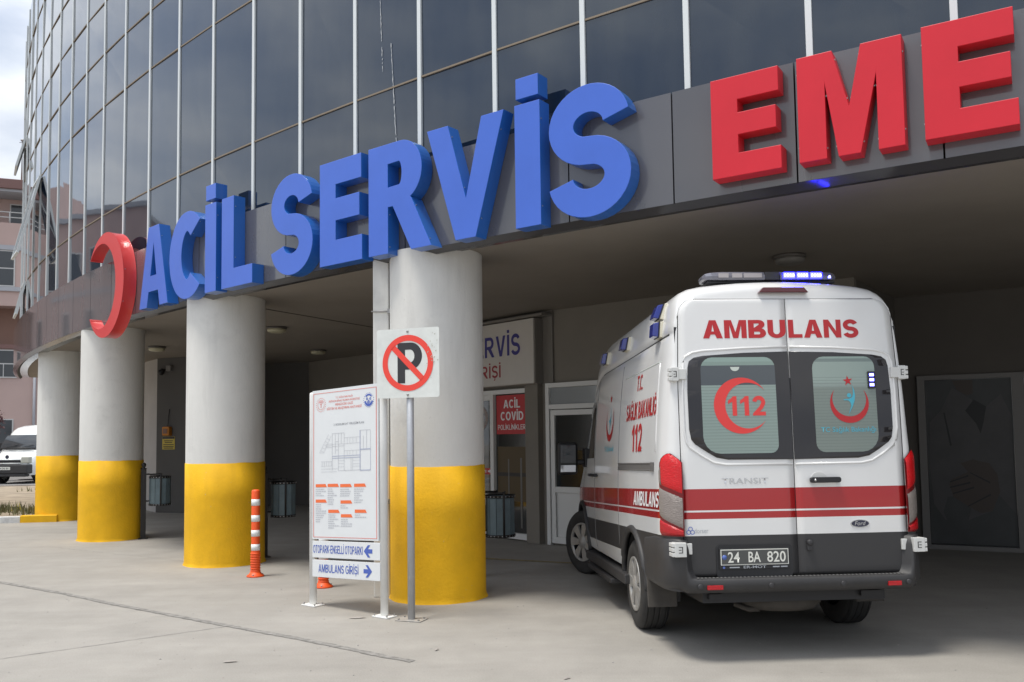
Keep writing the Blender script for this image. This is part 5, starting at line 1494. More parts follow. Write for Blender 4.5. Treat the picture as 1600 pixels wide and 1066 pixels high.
    for x, y, t in full:
        ax = abs(x); s = -1 if x < 0 else 1
        cor = 1 if ax > .86 else 0
        inx = (lambda d: (s * max(0, ax - d * (1 if ax > .9 else ax)), y + (d if ax < .98 else d * .3)))
        bot = .425 if ax < .9 else .44
        p0 = inx(.10); p1 = inx(.028); p2 = inx(0); p3 = inx(.012); p4 = inx(.10 if not cor else .055)
        vs += [(*p0, bot - .01), (*p1, bot), (*p2, bot + .045), (*p2, t - .014), (*p3, t), (*p4, t + .002)]
    n = len(full)
    b.add(vs, [(i * 6 + k, i * 6 + k + 1, (i + 1) * 6 + k + 1, (i + 1) * 6 + k) for i in range(n - 1) for k in range(5)], 0, True)
    bp = b.build('bumper', M['clad'], root)
    b = B()
    for i in range(54):
        x = -.77 + 1.54 * i / 53
        b.box(x - .007, x + .007, -1.028, -.985, .532, .5355, T=lambda a, c, d, x=x: (a + (c + 1.0) * .25, c, d))
    b.build('step_tread', M['tread'], bp)
    for x0, x1 in ((-.715, -.598), (.640, .742)):
        b = B(); b.box(x0, x1, -1.053, -1.035, .452, .484, T=lambda a, c, d: (a, c + .006 * abs(a), d)); b.build('reflector', M['lens_red'], bp, bevel=.003)
    for x in (-.765, -.24, .30, .80):
        b = B(); b.lathe([(.020, .004), (.020, -.004), (.014, -.006), (.0, -.006)], (x, -1.050 + .018 * abs(x) ** 3, .475), 18, axis='y'); b.build('parking_sensor', M['clad2'], bp)
    # ---- tail lamps
    cont = [(.853, -.972), (.880, -.968), (.905, -.955), (.930, -.935), (.952, -.908), (.970, -.875), (.982, -.845), (.988, -.822)]
    nc = len(cont) - 1
    ztop = lambda t: interp([(0, 1.372), (.10, 1.395), (.45, 1.447), (.62, 1.438), (.85, 1.405), (1, 1.37)], t)
    zd1 = lambda t: 1.130 + .085 * t; zd2 = lambda t: .878 + .090 * t
    for sg in (-1, 1):
        lamp = thing_part('tail_lamp', root)
        def surf(name, lo, hi, m, off, t0=0., t1=1., nr=10):
            b = B(); vs = []
            for i in range(nc + 1):
                t = t0 + (t1 - t0) * i / nc; q = t * nc; k = min(int(q), nc - 1); fr = q - k
                x = cont[k][0] + (cont[k + 1][0] - cont[k][0]) * fr; y = cont[k][1] + (cont[k + 1][1] - cont[k][1]) * fr
                nx, ny = -(cont[k + 1][1] - cont[k][1]), (cont[k + 1][0] - cont[k][0]); l = math.hypot(nx, ny); nx, ny = ny * 0 + (cont[k + 1][1] - cont[k][1]) / l, -(cont[k + 1][0] - cont[k][0]) / l
                for j in range(nr + 1):
                    z = lo(t) + (hi(t) - lo(t)) * j / nr; bulge = off * (1 - (2 * j / nr - 1) ** 6)
                    vs.append((sg * (x + nx * bulge), y + ny * bulge + tilt(z), z))
            b.add(vs, [(i * (nr + 1) + j, i * (nr + 1) + j + 1, (i + 1) * (nr + 1) + j + 1, (i + 1) * (nr + 1) + j) for i in range(nc) for j in range(nr)], 0, True)
            return b.build(name, m, lamp)
        surf('lamp_housing', lambda t: .832, lambda t: ztop(t) + .004, M['lens_dark'], .006, -.02, 1.0)
        surf('red_lens', zd1, ztop, M['lens_red_top'], .014, .03, .80)
        surf('clear_lens', zd2, lambda t: zd1(t) - .004, M['lens_clear'], .014, .03, .97)
        surf('red_lens', lambda t: .840, lambda t: zd2(t) - .004, M['lens_red'], .014, .03, .97)
        surf('clear_lens', lambda t: zd1(t) + .002, lambda t: ztop(t) - .045, M['lens_clear'], .0135, .82, .95)
    # ---- roof: brake lamp, light bar
    b = B(); b.prism([(-.205, 2.660), (.185, 2.660), (.15, 2.700), (-.17, 2.700)], -.958, -.88, lambda u, v, w: (u, w + .05 * (v - 2.66), v)); b.build('brake_lamp', M['brake'], root, bevel=.006)
    b = B(); yb = -.58; zb = 2.845
    prof = []
    def barsec(x, h, d, w): return [(x, yb - d, zb - h), (x, yb - d - .006, zb), (x, yb - d * .8, zb + h), (x, yb + d * .8, zb + h), (x, yb + d + .006, zb), (x, yb + d, zb - h)]
    xs = [(-.545, .012, .05), (-.53, .026, .09), (-.49, .031, .12), (-.40, .034, .135), (-.062, .034, .135)]
    for part, sgn, mt in (('light_bar_lens', 1, M['lens_smoke']), ('light_bar_lens', -1, M['lens_smoke'])):
        pass
    lb = thing_part('light_bar', root)
    for sgn in (1, -1):
        b = B(); secs = [barsec(sgn * x, h, d, 0) for x, h, d in xs]
        vs = [p for s_ in secs for p in s_]
        b.add(vs, [(i * 6 + k, i * 6 + (k + 1) % 6, (i + 1) * 6 + (k + 1) % 6, (i + 1) * 6 + k) for i in range(len(secs) - 1) for k in range(6)])
        b.add(secs[0], [tuple(range(6))]); b.add(secs[-1], [tuple(range(6))])
        b.build('light_bar_lens', M['lens_smoke'], lb, bevel=.004)
    b = B(); b.box(-.060, .060, yb - .13, yb + .13, zb - .034, zb + .032); b.build('light_bar_centre', M['clad2'], lb, bevel=.006)
    b = B(); b.box(-.52, .52, yb - .10, yb + .10, zb - .052, zb - .041); b.box(-.36, -.32, yb - .06, yb + .06, 2.768, zb - .052); b.box(.32, .36, yb - .06, yb + .06, 2.768, zb - .052); b.build('light_bar_base', M['black'], lb)
    for x0, x1 in ((-.44, -.36), (-.33, -.25), (-.235, -.09)):
        b = B(); b.box(x0, x1, yb - .145, yb - .1365, zb - .018, zb + .016); b.build('lamp_reflector', M['lens_smoke2'], lb)
    for g0 in (.085, .195, .305):
        b = B(); b.box(g0, g0 + .092, yb - .146, yb - .1365, zb - .024, zb + .022); b.build('led_strip', M['led'], lb)
        b = B()
        for k in range(4): b.box(g0 + .006 + .022 * k, g0 + .020 + .022 * k, yb - .150, yb - .1465, zb - .012, zb + .010)
        b.build('led_row', M['led_core'], lb)
    b = B(); b.box(.455, .475, yb - .130, yb - .118, zb - .020, zb); b.build('led_end', M['led_core'], lb)
    # ---- side lamps on the high roof, both sides
    for sg in (-1, 1):
        for y, z in ((-.50, 2.585), (-.52, 2.435), (.78, 2.505), (1.88, 2.50)):
            w = half_w(y, z)
            b = B()
            def tap(a, c, d, sg=sg, y=y, z=z, w=w):
                k = 1 - .22 * (a / .085); ws = half_w(y, z + d)
                return (sg * (ws - .012 + a), y + c * k, z + d * k)
            b.box(0, .046, -.085, .085, -.068, .068, T=tap); sl = b.build('side_lamp', M['cream'], root, bevel=.004)
            b = B(); b.box(.0465, .092, -.084, .084, -.067, .067, T=tap); b.build('side_lamp_lens', M['lens_blue'], sl, bevel=.006)
            b = B(); b.box(.040, .0485, -.088, .088, -.071, .071, T=tap); b.build('lamp_gasket', M['black'], sl)
    # ---- left and right body side details
    for sg in (-1, 1):
        def seam(name, pts, r, m): b = B(); b.tube([side_pt(y, z, .0, sg) for y, z in pts], r, 6); return b.build(name, m, root)
        seam('door_seam', [(.86, .62 + .07 * i) for i in range(25)], .0042, M['seam_grey'])
        seam('door_seam', [(2.24, .47 + .07 * i) for i in range(27)], .0042, M['seam_grey'])
        seam('door_seam', [(3.16, .96 + .05 * i) for i in range(10)], .0042, M['seam_grey'])
        seam('roof_gutter', [(-.80 + .1 * i, 2.361 - .0006 * i) for i in range(30)], .006, M['seam_dark'])
        seam('waist_crease', [(-.70 + .1 * i, 2.165) for i in range(15)], .0038, M['cream2'])
        seam('panel_edge', [(-.66, 1.46 + .1 * i) for i in range(8)], .006, M['paint'])
        b = B(); b.add([side_pt(-.60 + 1.45 * i / 14, z, .004, sg) for i in range(15) for z in (1.322, 1.372)], [(2 * i, 2 * i + 1, 2 * i + 3, 2 * i + 2) for i in range(14)])
        b.tube([side_pt(-.60 + 1.45 * i / 14, 1.374, .003, sg) for i in range(15)], .006, 6); b.tube([side_pt(-.60 + 1.45 * i / 14, 1.320, .003, sg) for i in range(15)], .006, 6)
        b.box(-.62, -.52, -.004, .012, 1.312, 1.382, T=lambda a, c, d: side_pt(a, d, c, sg)); b.build('door_rail', M['rail'], root)
        for y in (2.14, 2.47):
            b = B(); b.box(y - .10, y + .06, .004, .040, 1.235, 1.268, T=lambda a, c, d: side_pt(a, d, c, sg)); b.build('side_handle', M['black'], root, bevel=.008)
        wpts = [(2.30, 1.44), (3.10, 1.44), (3.20, 1.50), (3.05, 1.78), (2.82, 2.06), (2.42, 2.08), (2.32, 2.0)]
        b = B(); grid_fill(b, wpts, lambda y, z: tuple(side_pt(y, z, .004, sg)), 10, 8); b.build('side_window', M['glassblk'], root)
        # mirror
        mm = thing_part('door_mirror', root)
        b = B(); b.box(1.06, 1.30, 2.96, 3.10, 1.25, 1.64, T=lambda a, c, d: (sg * (a - .02 * (d - 1.55)), c, d)); b.build('mirror_housing', M['black'], mm, bevel=.045, bseg=4)
        b = B(); b.box(1.09, 1.27, 2.948, 2.958, 1.39, 1.60, T=lambda a, c, d: (sg * (a - .02 * (d - 1.55)), c, d)); b.build('mirror_glass', M['mirror_dk'], mm)
        b = B(); b.box(1.09, 1.27, 2.948, 2.958, 1.285, 1.365, T=lambda a, c, d: (sg * (a - .02 * (d - 1.55)), c, d)); b.build('lower_mirror_glass', M['mirror'], mm)
        b = B(); b.tube([(sg * 1.07, 3.03, 1.40), (sg * .93, 3.04, 1.40)], .035, 10); b.box(sg * .93, sg * .985, 2.92, 3.14, 1.34, 1.56); b.build('mirror_arm', M['black'], mm, bevel=.01)
        b = B(); b.box(.90, 1.03, .45, 2.72, .30, .39, T=lambda a, c, d: (sg * a, c, d)); b.box(.86, 1.06, 1.0, 2.4, .235, .285, T=lambda a, c, d: (sg * a, c, d)); b.build('side_step', M['clad'], root, bevel=.012)
        b = B(); b.box(.745, .985, -.255, -.24, .215, .47, T=lambda a, c, d: (sg * a, c - .12 * (.47 - d), d)); b.build('mud_flap', M['flap'], root, bevel=.006)
        b = B(); b.box(.745, .985, 2.80, 2.815, .26, .52, T=lambda a, c, d: (sg * a, c - .10 * (.5 - d), d)); b.build('mud_flap', M['flap'], root, bevel=.006)
    # lettering on the left side (reads front to back)
    def stxt(s, yc, z, m, off=.0035, caps=True, **kw):
        me = caps_mesh(s, **kw) if caps else text_mesh(s, **kw)
        return place(me, lambda x, y, w: side_pt(yc - x, z(yc - x) + y if callable(z) else z + y, off), 'lettering', m, root)
    stxt('T.C.', .03, 2.00, M['decal_red'], width=.24, cap=.135, w=.2)
    stxt('SAĞLIK BAKANLIĞI', -.06, 1.755, M['decal_red'], width=1.20, cap=.150, w=.2)
    stxt('112', .05, 1.475, M['decal_red'], width=.40, cap=.235, w=.22, gap=.16)
    stxt('AMBULANS', -.31, lambda y: 1.038 - .0205 * max(0, y + .8), M['txt_white'], width=.92, cap=.118, w=.2, shear=.22)
    def sdecal(polys, m, nm, yc, zc): place(outline_mesh(polys), lambda x, y, w: side_pt(yc - x, zc + y, .0035), nm, m, root)
    sdecal([[(-y, x) for x, y in crescent(0, 0, .20, .040, .175, 1)]], M['decal_red'], 'crescent_decal', 1.38, 1.80)
    sdecal([[(.05 * (1 if i % 2 == 0 else .4) * math.cos(R(90 + 36 * i)), .05 * (1 if i % 2 == 0 else .4) * math.sin(R(90 + 36 * i))) for i in range(10)]], M['decal_red'], 'star_decal', 1.38, 2.03)
    sdecal([[(.02, .16), (.045, .08), (.04, .0), (.0, -.09), (-.03, -.14), (.0, -.06), (-.02, -.01), (-.07, .0), (-.02, .02), (.02, .04)]], M['decal_teal'], 'figure_decal', 1.38, 1.80)
    stxt('TC Sağlık Bakanlığı', 1.38, 1.50, M['decal_teal'], caps=False, width=.50, cap=.05, bold=.005)
    # ---- wheels
    def wheel(x, y, z, steer, sg):
        w = thing_part('wheel', root); w.location = (x, y, z); w.rotation_euler = (0, 0, steer if sg < 0 else steer + PI)
        # outer face towards -X locally
        hw = .118; r = RW
        prof = [(.225, -hw + .014), (.25, -hw), (.31, -hw - .004), (.345, -hw + .004), (.368, -hw + .018), (r - .002, -hw + .040)]
        hs = [-.075, -.050, -.022, .0, .022, .050, .075]
        for h in hs[::2]:
            prof += [(r, h - .012), (r, h - .004), (r - .010, h - .003), (r - .010, h + .003), (r, h + .004), (r, h + .012)]
        prof += [(r - .002, hw - .040), (.368, hw - .018), (.345, hw - .004), (.25, hw), (.225, hw - .014)]
        b = B(); b.lathe(prof, seg=64, axis='x', caps=False); b.build('tyre', M['rubber'], w)
        b = B(); b.lathe([(.225, -hw + .014), (.222, -.02), (.222, hw - .014)], seg=40, axis='x', caps=False); b.lathe([(.224, .0), (.0, .0)], seg=40, axis='x', caps=False); b.build('wheel_well_disc', M['black'], w)
        b = B(); b.lathe([(.232, -hw + .008), (.230, -hw - .004), (.212, -hw + .004), (.206, -hw + .022)], seg=48, axis='x', caps=False)
        n = 7; vs = []
        b.lathe([(.0, -hw - .012), (.035, -hw - .012), (.045, -hw - .004), (.075, -hw + .002), (.085, -hw + .018), (.085, -hw + .04)], seg=32, axis='x', caps=False)
        for i in range(n):
            a = 2 * PI * i / n
            def fn(u, v, wv, a=a): return (wv, u * math.cos(a) - v * math.sin(a), u * math.sin(a) + v * math.cos(a))
            b.prism([(.06, -.030), (.215, -.052), (.215, .052), (.06, .030)], -hw + .004, -hw + .03, fn)
        b.build('wheel_cover', M['rim'], w)
    wheel(-.868, RAX, RZ, 0, -1); wheel(.868, RAX, RZ, 0, 1)
    wheel(-.90, FAX, FZ, R(27), -1); wheel(.845, FAX, FZ, R(20), 1)
    b = B(); b.lathe([(.10, .0), (.30, -.01), (.345, .03), (.345, .12), (.28, .16)], (-.02, -.50, .255), 40); b.tube([(-.38, -.62, .28), (-.30, -.70, .25), (-.22, -.70, .25)], .02, 8); b.build('spare_wheel', M['spare'], root)
    b = B(); b.box(-.60, .60, -.80, -.74, .36, .42); b.box(-.66, -.56, -.9, -.6, .36, .40); b.box(.5, .66, -.9, -.6, .36, .40); b.build('tow_bar', M['black'], root)
def DOORX(z): return .852 - .022 * max(0., min(1., (z - 1.95) / .55))
def thing_part(name, parent):
    o = bpy.data.objects.new(name, None); COL.objects.link(o); o.parent = parent; o.empty_display_size = .1; return o
M['cream2'] = mat('blind_tab_pale', (.55, .60, .55), .5)
M['txt_fade'] = mat('faded_print', (.42, .44, .47), .5)
M['txt_blue2'] = mat('plate_seal_blue', (.10, .16, .45), .4)
M['clad2'] = mat('dark_fitting', (.035, .034, .036), .5)
M['tread'] = mat('step_tread_grey', (.13, .128, .125), .7)
M['lens_rib'] = mat('lens_rib', (.36, .24, .17), .2, coat=.5)
M['seam_grey'] = mat('shut_line', (.16, .16, .16), .7)
M['seam_dark'] = mat('gutter_dark', (.06, .06, .06), .7)
M['rail'] = mat('door_rail_grey', (.13, .125, .12), .5)
M['mirror_dk'] = mat('mirror_glass_dark', (.03, .03, .033), .04, ior=1.6)
M['lens_dark'] = mat('lamp_housing_red', (.16, .006, .008), .25)
M['spare'] = mat('spare_tyre_dusty', (.06, .053, .045), .9, var=.3, vscale=8)
M['flap'] = mat('dusty_rubber', (.085, .077, .068), .9, var=.3, vscale=6)
make_ambulance()
# ------------------------------------------------------------------ beyond the forecourt, left
def make_left():
    # planting bed of dry soil with kerbs
    b = B(); n = 26; vs = []
    out = [(-9.95, 18.75), (-10.2, 22), (-12, 27), (-14.5, 32.5), (-24, 30.2), (-32, 27), (-32, 17.0), (-17, 17.6), (-10.8, 18.35)]
    b.add([(x, y, .10) for x, y in out], [tuple(range(len(out)))])
    struct(b.build('planting_bed', M['soil']))
    b = B(); pts = [(-30, 16.35), (-17.5, 17.3), (-10.33, 18.20)]
    def kerb(name, pts, m, label, w=.13, h=.135):
        b = B(); vs = []
        for i, p in enumerate(pts):
            a = Vector(pts[max(i - 1, 0)]); c = Vector(pts[min(i + 1, len(pts) - 1)]); d = (c - a).normalized(); nx, ny = -d.y * w, d.x * w
            vs += [(p[0], p[1], 0), (p[0], p[1], h - .015), (p[0] + nx * .12, p[1] + ny * .12, h), (p[0] + nx, p[1] + ny, h), (p[0] + nx, p[1] + ny, 0)]
        fs = [(i * 5 + k, i * 5 + k + 1, (i + 1) * 5 + k + 1, (i + 1) * 5 + k) for i in range(len(pts) - 1) for k in range(4)]
        fs += [(0, 1, 2, 3, 4), tuple((len(pts) - 1) * 5 + k for k in (4, 3, 2, 1, 0))]
        b.add(vs, fs); o = b.build(name, m); struct(o)
    kerb('kerb_white', pts, M['kerb_w'], '')
    kerb('kerb_yellow', [(-10.325, 18.20), (-9.62, 18.31)], M['yellow'], '', .14, .15)
    kerb('kerb_back', [(-14.6, 32.6), (-24.1, 30.3), (-34, 27)], M['kerb_g'], '', .2, .14)
    b = B(); b.add([(-60, 20, .004), (-36, 27.6, .004), (-24, 30.8, .004), (-14, 33.2, .004), (-6, 36, .004), (-6, 46, .004), (-70, 46, .004)], [tuple(range(7))])
    struct(b.build('parking_road', M['asphalt']))
    # sunken drain edge: dark strip of weeds
    rnd = random.Random(11); b = B()
    def tuft(x, y, n, h, s):
        for i in range(n):
            px, py = x + rnd.gauss(0, s), y + rnd.gauss(0, s); a = rnd.uniform(0, 2 * PI); hh = h * rnd.uniform(.4, 1.1); w = rnd.uniform(.008, .02); lx, ly = rnd.gauss(0, .25) * hh, rnd.gauss(0, .25) * hh
            b.add([(px - w * math.cos(a), py - w * math.sin(a), .10), (px + w * math.cos(a), py + w * math.sin(a), .10), (px + lx, py + ly, .10 + hh)], [(0, 1, 2)], 1 if rnd.random() < .06 and hh > .8 * h else 0)
    for i in range(60): tuft(rnd.uniform(-13.5, -10.5), rnd.uniform(19.0, 20.6), 22, .22, .18)
    for i in range(25): tuft(rnd.uniform(-17, -13), rnd.uniform(18.4, 19.6), 14, .14, .2)
    for i in range(14): tuft(rnd.uniform(-24, -14), rnd.uniform(22, 30), 30, .18, .25)
    o = b.build('weeds', [M['leaf'], M['petal']]); struct(o, 'stuff')
    # young dark-red tree behind the van
    t = thing('red_leaf_tree', 'young dark red leaved tree standing behind the parked white van', 'tree', (-23.5, 38.0, 0))
    b = B(); b.tube([(0, 0, 0), (.05, 0, .9), (0, .05, 1.8), (.05, 0, 2.6)], [.06, .05, .04, .02], 8)
    for i in range(9):
        a = rnd.uniform(0, 6.3); z = rnd.uniform(1.4, 2.4); l = rnd.uniform(.5, .9)
        b.tube([(.02, .02, z), (l * .6 * math.cos(a), l * .6 * math.sin(a), z + l * .5), (l * math.cos(a), l * math.sin(a), z + l * .9)], [.02, .014, .006], 5)
    b.build('trunk', M['bark'], t)
    b = B()
    for i in range(2000):
        c = rnd.choice([(0, 0, 2.7, .55), (.5, .1, 2.4, .45), (-.5, 0, 2.3, .45), (.2, -.4, 2.9, .4), (-.3, .3, 3.0, .35), (.65, .2, 2.75, .3)])
        x, y, z = c[0] + rnd.gauss(0, c[3] * .5), c[1] + rnd.gauss(0, c[3] * .5), c[2] + rnd.gauss(0, c[3] * .45)
        u = Vector((rnd.gauss(0, 1), rnd.gauss(0, 1), rnd.gauss(0, 1))).normalized(); v = u.orthogonal().normalized(); s = rnd.uniform(.03, .065); p = Vector((x, y, z))
        b.add([p - u * s, p + v * s * .5, p + u * s, p - v * s * .5], [(0, 1, 2, 3)])
    b.build('crown', M['leaf_red'], t)
make_left()

def make_pink():
    A = Vector((-26.2, 44.0, 0)); e = Vector((.929, .371, 0)); n = Vector((e.y, -e.x, 0))
    t = thing('pink_building', 'pink rendered hospital wing with brown eaves and windows far left', 'building', (-34, 45, 0))
    off = Vector((-34, 45, 0))
    f = lambda s, z, w=0.: A + e * s + n * w + Vector((0, 0, z)) - off
    def bx(name, s0, s1, z0, z1, w0, w1, m, par=None, bevel=0.):
        b = B(); b.box(s0, s1, w0, w1, z0, z1, T=lambda x, y, z: f(x, z, y)); return b.build(name, m, par or t, bevel=bevel)
    S0, S1 = -34, 9
    # storeys: render strips set between openings
    bx('wall', S0, S1, 0, 6.6, -10, 0, M['pink']); bx('recess_wall', S0, S1, 6.6, 8.72, -10, -1.1, M['brown']); bx('wall', S0, S1, 8.72, 13.05, -10, 0, M['pink'])
    bx('balcony_wall', S0, S1, 13.05, 14.75, -10, -1.5, M['pink']); bx('roof_edge', S0 - .3, S1 + .3, 14.75, 15.25, -10.3, .45, M['eave'], bevel=.03)
    bx('fascia_board', S0, S1, 14.62, 14.75, -1.4, .3, M['band'])
    bx('slab_edge', S0, S1, 6.5, 6.72, -1.0, .12, M['eave']); bx('string_course', S0, S1, 11.62, 11.86, .0, .10, M['band']); bx('string_course', S0, S1, 9.48, 9.70, .0, .10, M['band'])
    for s in [-28.6 + 3.6 * i for i in range(10)]:
        for (z0, z1, sw, fr) in ((9.72, 11.60, .42, 0), (5.0, 6.45, .75, 0)):
            w = bx('window', s - sw, s + sw, z0, z1, .012, .05, M['win_frame'])
            bx('pane', s - sw + .06, s - .0 - .02 if sw > .6 else s + sw - .06, z0 + .06, (z0 + z1) / 2 - .03, .052, .056, M['win_glass'], w)
            bx('pane', s - sw + .06, s + sw - .06, (z0 + z1) / 2 + .03, z1 - .06, .052, .056, M['win_glass'], w)
            if sw > .6: bx('pane', s + .02, s + sw - .06, z0 + .06, (z0 + z1) / 2 - .03, .052, .056, M['win_glass'], w)
        w = bx('window', s - .1, s + .75, 13.1, 14.4, -1.48, -1.44, M['win_frame']); bx('pane', s - .04, s + .69, 13.16, 14.34, -1.438, -1.434, M['win_glass'], w)
        w = bx('window', s - .5, s + .5, 1.2, 2.9, .012, .05, M['win_frame']); bx('pane', s - .44, s + .44, 1.26, 2.84, .052, .056, M['win_glass'], w)
    b = B()
    for z in (13.35, 13.62): b.tube([f(S0, z, -.06), f(S1, z, -.06)], .03, 6)
    for i in range(44): b.tube([f(S0 + .98 * i, 13.05, -.06), f(S0 + .98 * i, 13.62, -.06)], .025, 6)
    b.build('balcony_rail', M['win_frame'], t)
    b = B(); b.tube([f(1.62, 0, .10), f(1.62, 6.5, .10)], .07, 8); b.build('rain_pipe', M['band'], t)
    # end wing towards the road, seen mirrored in the glass front
    g = lambda x, y, z: (x - off.x, y - off.y, z)
    b = B(); b.box(-46, -33.5, 25.5, 37, 0, 13.0, T=g); b.box(-46, -33.5, 37.002, 42, 0, 15.5, T=g); b.build('end_wing', M['pink'], t)
    b = B(); b.box(-46.4, -33.3, 25.3, 36.9, 13.0, 13.25, T=g); b.box(-46, -33.45, 25.5, 37, 5.6, 5.85, T=g); b.box(-46, -33.45, 25.5, 37, 8.9, 9.15, T=g); b.build('string_course', M['band'], t)
    for y in (27.5, 30.5, 34, 39.5):
        for z in (3.2, 6.6, 9.7):
            b = B(); b.box(-33.5, -33.44, y - .6, y + .6, z, z + 1.6, T=g); w = b.build('window', M['win_frame'], t)
            b = B(); b.box(-33.438, -33.43, y - .52, y + .52, z + .08, z + 1.52, T=g); b.build('pane', M['win_glass'], w)
    m = thing('roof_mast', 'thin mast standing on the roof of the pink building', 'mast', (-25.95, 45.2, 15.25))
    b = B(); b.tube([(0, 0, 0), (0, 0, 2.45)], [.045, .03], 8); b.build('pole', M['bolt'], m)
    b = B(); b.lathe([(.0, 0), (.09, .06), (.09, .12), (.0, .17)], (0, 0, 2.44), 10); b.box(-.16, .16, -.01, .01, 2.40, 2.43); b.build('mast_head', M['bolt'], m)
make_pink()

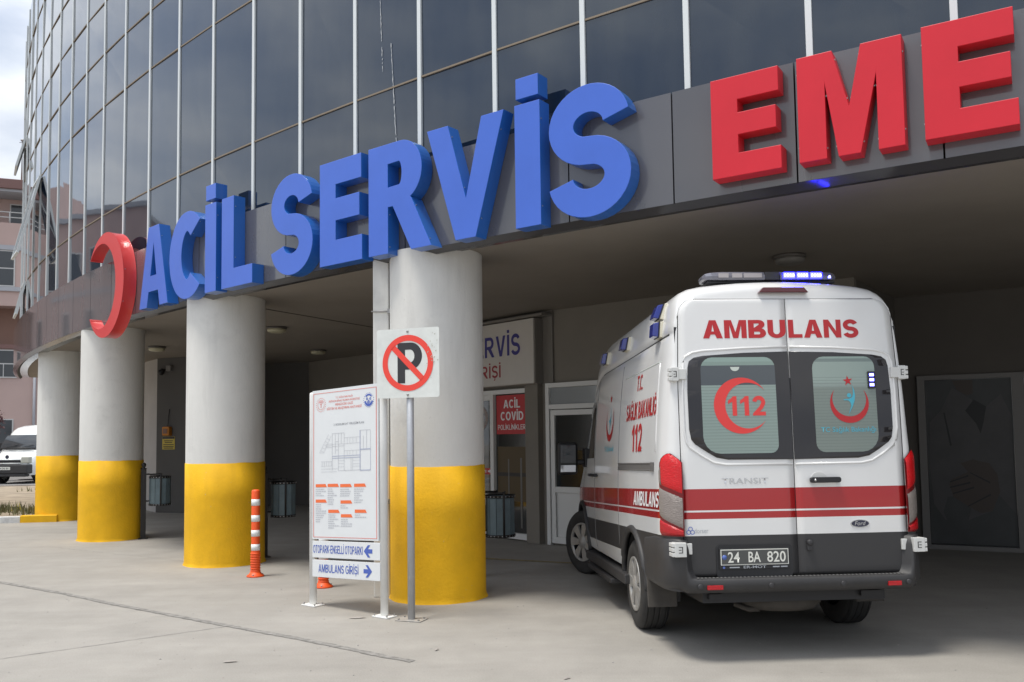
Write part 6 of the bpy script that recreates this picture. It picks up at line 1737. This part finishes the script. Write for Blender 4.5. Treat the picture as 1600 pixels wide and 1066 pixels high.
def make_van():
    t = thing('parked_van', 'white van parked nose out at the left edge beyond the dry soil bed', 'van', (-20.62, 35.3, 0), R(-8))
    # local: nose towards -Y
    prof = [(.35, .90), (.55, .97), (.9, .99), (1.25, .99), (1.5, .975), (1.95, .92), (2.15, .87), (2.30, .79), (2.40, .62), (2.44, 0)]
    st = [(0.0, .62, .86), (.05, .86, .93), (.18, 1.08, .97), (.45, 1.24, 1), (.72, 1.36, 1), (.90, 1.65, 1), (1.10, 2.0, 1), (1.25, 2.2, 1), (1.42, 2.34, 1), (1.8, 2.43, 1), (3.5, 2.44, 1), (5.0, 2.44, 1), (5.1, 2.40, .97)]
    b = B(); vs = []
    for y, T, k in st:
        q = [(w * k, z if z < .55 else .55 + (z - .55) * (T - .55) / 1.89) for z, w in prof]
        vs += [(-x, y, z) for x, z in q] + [(x, y, z) for x, z in q[-2::-1]]
    m = 2 * len(prof) - 1
    b.add(vs, [(i * m + k, i * m + k + 1, (i + 1) * m + k + 1, (i + 1) * m + k) for i in range(len(st) - 1) for k in range(m - 1)], 0, True)
    b.add(vs[:m], [tuple(range(m))]); b.add(vs[-m:], [tuple(range(m))])
    b.build('body', M['vanwhite'], t)
    b = B(); w0 = [(-.90, .80, 1.42), (.90, .80, 1.42), (.80, 1.12, 1.98), (-.80, 1.12, 1.98)]
    grid = []
    for i in range(6):
        for j in range(9):
            u, v = j / 8, i / 5
            a = Vector(w0[0]).lerp(Vector(w0[1]), u); c = Vector(w0[3]).lerp(Vector(w0[2]), u); p = a.lerp(c, v); p.y -= .06 + .05 * math.sin(PI * u) + .05 * math.sin(PI * v); p.z += .02
            grid.append(p)
    b.add(grid, [(i * 9 + j, i * 9 + j + 1, (i + 1) * 9 + j + 1, (i + 1) * 9 + j) for i in range(5) for j in range(8)], 0, True)
    ws = b.build('windscreen', M['far_glass'], t)
    b = B(); b.tube([(-.78, .66, 1.44), (0, .60, 1.46), (.78, .66, 1.44)], .03, 6); b.tube([(-.6, .64, 1.46), (-.05, .72, 1.60)], .012, 5); b.tube([(.1, .64, 1.46), (.62, .72, 1.58)], .012, 5); b.build('wiper', M['black'], ws)
    b = B(); b.box(-.99, .99, -.12, .25, .42, .80); b.box(-.90, .90, -.10, .2, .30, .42); b.build('bumper', M['clad'], t, bevel=.05)
    b = B(); b.box(-.58, .58, -.03, .06, .86, .97, T=lambda x, y, z: (x, y + .04 * x * x, z)); b.build('grille', M['black'], t, bevel=.01)
    b = B(); b.tube([(-.62, -.0, .99), (0, -.035, .99), (.62, .0, .99)], .022, 6); b.tube([(-.62, -.0, .84), (0, -.035, .84), (.62, .0, .84)], .022, 6); b.build('grille_bar', M['vanwhite'], t)
    for s in (-1, 1):
        b = B(); b.box(s * .62, s * .95, .0, .2, .84, 1.10, T=lambda x, y, z: (x, y + .14 * max(0, abs(x) - .62) + .05 * (z - .84), z)); b.build('headlamp', M['headlamp'], t, bevel=.03)
        b = B(); b.box(s * 1.00, s * 1.20, .95, 1.07, 1.38, 1.68); b.tube([(s * .90, 1.02, 1.42), (s * 1.03, 1.02, 1.46)], .035, 8); b.build('door_mirror', M['black'], t, bevel=.03)
        for y in (.85, 4.0):
            wl = thing_part('wheel', t); wl.location = (s * .84, y, .33)
            b = B(); b.lathe([(.20, -.10), (.30, -.11), (.33, -.08), (.33, .08), (.30, .11), (.20, .10)], seg=28, axis='x', caps=False); b.build('tyre', M['rubber'], wl)
            b = B(); b.lathe([(.0, -.06), (.19, -.09), (.2, .09), (.0, .06)], seg=20, axis='x', caps=False); b.build('rim', M['rim'], wl)
        b = B(); b.add([(s * (.984 - .10 * max(0, (z - 1.4)) + .006), y, z) for y, z in ((1.05, 1.42), (2.0, 1.42), (2.0, 1.98), (1.35, 1.98))], [(0, 1, 2, 3)]); b.build('side_window', M['far_glass'], t)
    b = B(); b.lathe([(.08, -.0), (.08, -.02)], (0, .03, 1.10), 20, axis='y'); b.build('badge', M['oval'], t)
    b = B(); b.box(-.26, .26, -.135, -.122, .58, .70); p = b.build('number_plate', M['plate_txt'], t)
    text_obj('24 DG 811', lambda x, y, z: (x, -.137, .605 + y), 'plate_lettering', M['plate_black'], p, width=.45, cap=.072, bold=.03)
    # corner of a blue-grey car behind the van
    c = thing('parked_car', 'blue grey car parked behind the white van, mostly hidden', 'car', (-20.6, 40.2, 0), R(-60))
    pr = [(.28, .80), (.5, .88), (.75, .89), (.95, .86), (1.2, .72), (1.4, .60), (1.45, .3), (1.46, 0)]
    stc = [(0, .62, .80), (.1, .80, .95), (.5, .90, 1), (1.1, .98, 1), (1.6, 1.34, 1), (2.0, 1.45, 1), (2.9, 1.46, 1), (3.5, 1.30, 1), (3.9, 1.02, 1), (4.2, .95, .96), (4.3, .7, .85)]
    b = B(); vs = []
    for y, T, k in stc:
        q = [(w * k, z if z < .5 else .5 + (z - .5) * (T - .5) / .96) for z, w in pr]
        vs += [(-x, y - 2.1, z) for x, z in q] + [(x, y - 2.1, z) for x, z in q[-2::-1]]
    m = 2 * len(pr) - 1
    b.add(vs, [(i * m + k, i * m + k + 1, (i + 1) * m + k + 1, (i + 1) * m + k) for i in range(len(stc) - 1) for k in range(m - 1)], 0, True); b.add(vs[:m], [tuple(range(m))]); b.add(vs[-m:], [tuple(range(m))])
    b.build('body', M['carblue'], c)
    for s in (-1, 1):
        b = B(); b.add([(s * (.865 - .45 * (z - .95)) + s * .006, y - 2.1, z) for y, z in ((1.35, 1.0), (3.5, 1.0), (3.1, 1.34), (1.75, 1.34))], [(0, 1, 2, 3)]); b.build('side_window', M['far_glass'], c)
        for y in (.85, 3.4):
            wl = thing_part('wheel', c); wl.location = (s * .78, y - 2.1, .31)
            b = B(); b.lathe([(.0, -.08), (.19, -.10), (.29, -.10), (.31, -.07), (.31, .07), (.29, .10), (.19, .10), (.0, .08)], seg=24, axis='x', caps=False); b.build('tyre', M['rubber'], wl)
        b = B(); b.box(s * .55, s * .80, 2.05, 2.16, .68, .82); b.build('tail_lamp', M['lens_red'], c, bevel=.02)
        b = B(); b.box(s * .50, s * .76, -2.10, -1.98, .62, .76); b.build('headlamp', M['headlamp'], c, bevel=.02)
M['far_glass'] = mat('windscreen_glass', (.045, .05, .055), .06, ior=1.7)
M['headlamp'] = mat('headlamp_glass', (.42, .42, .36), .15, coat=.5)
make_van()
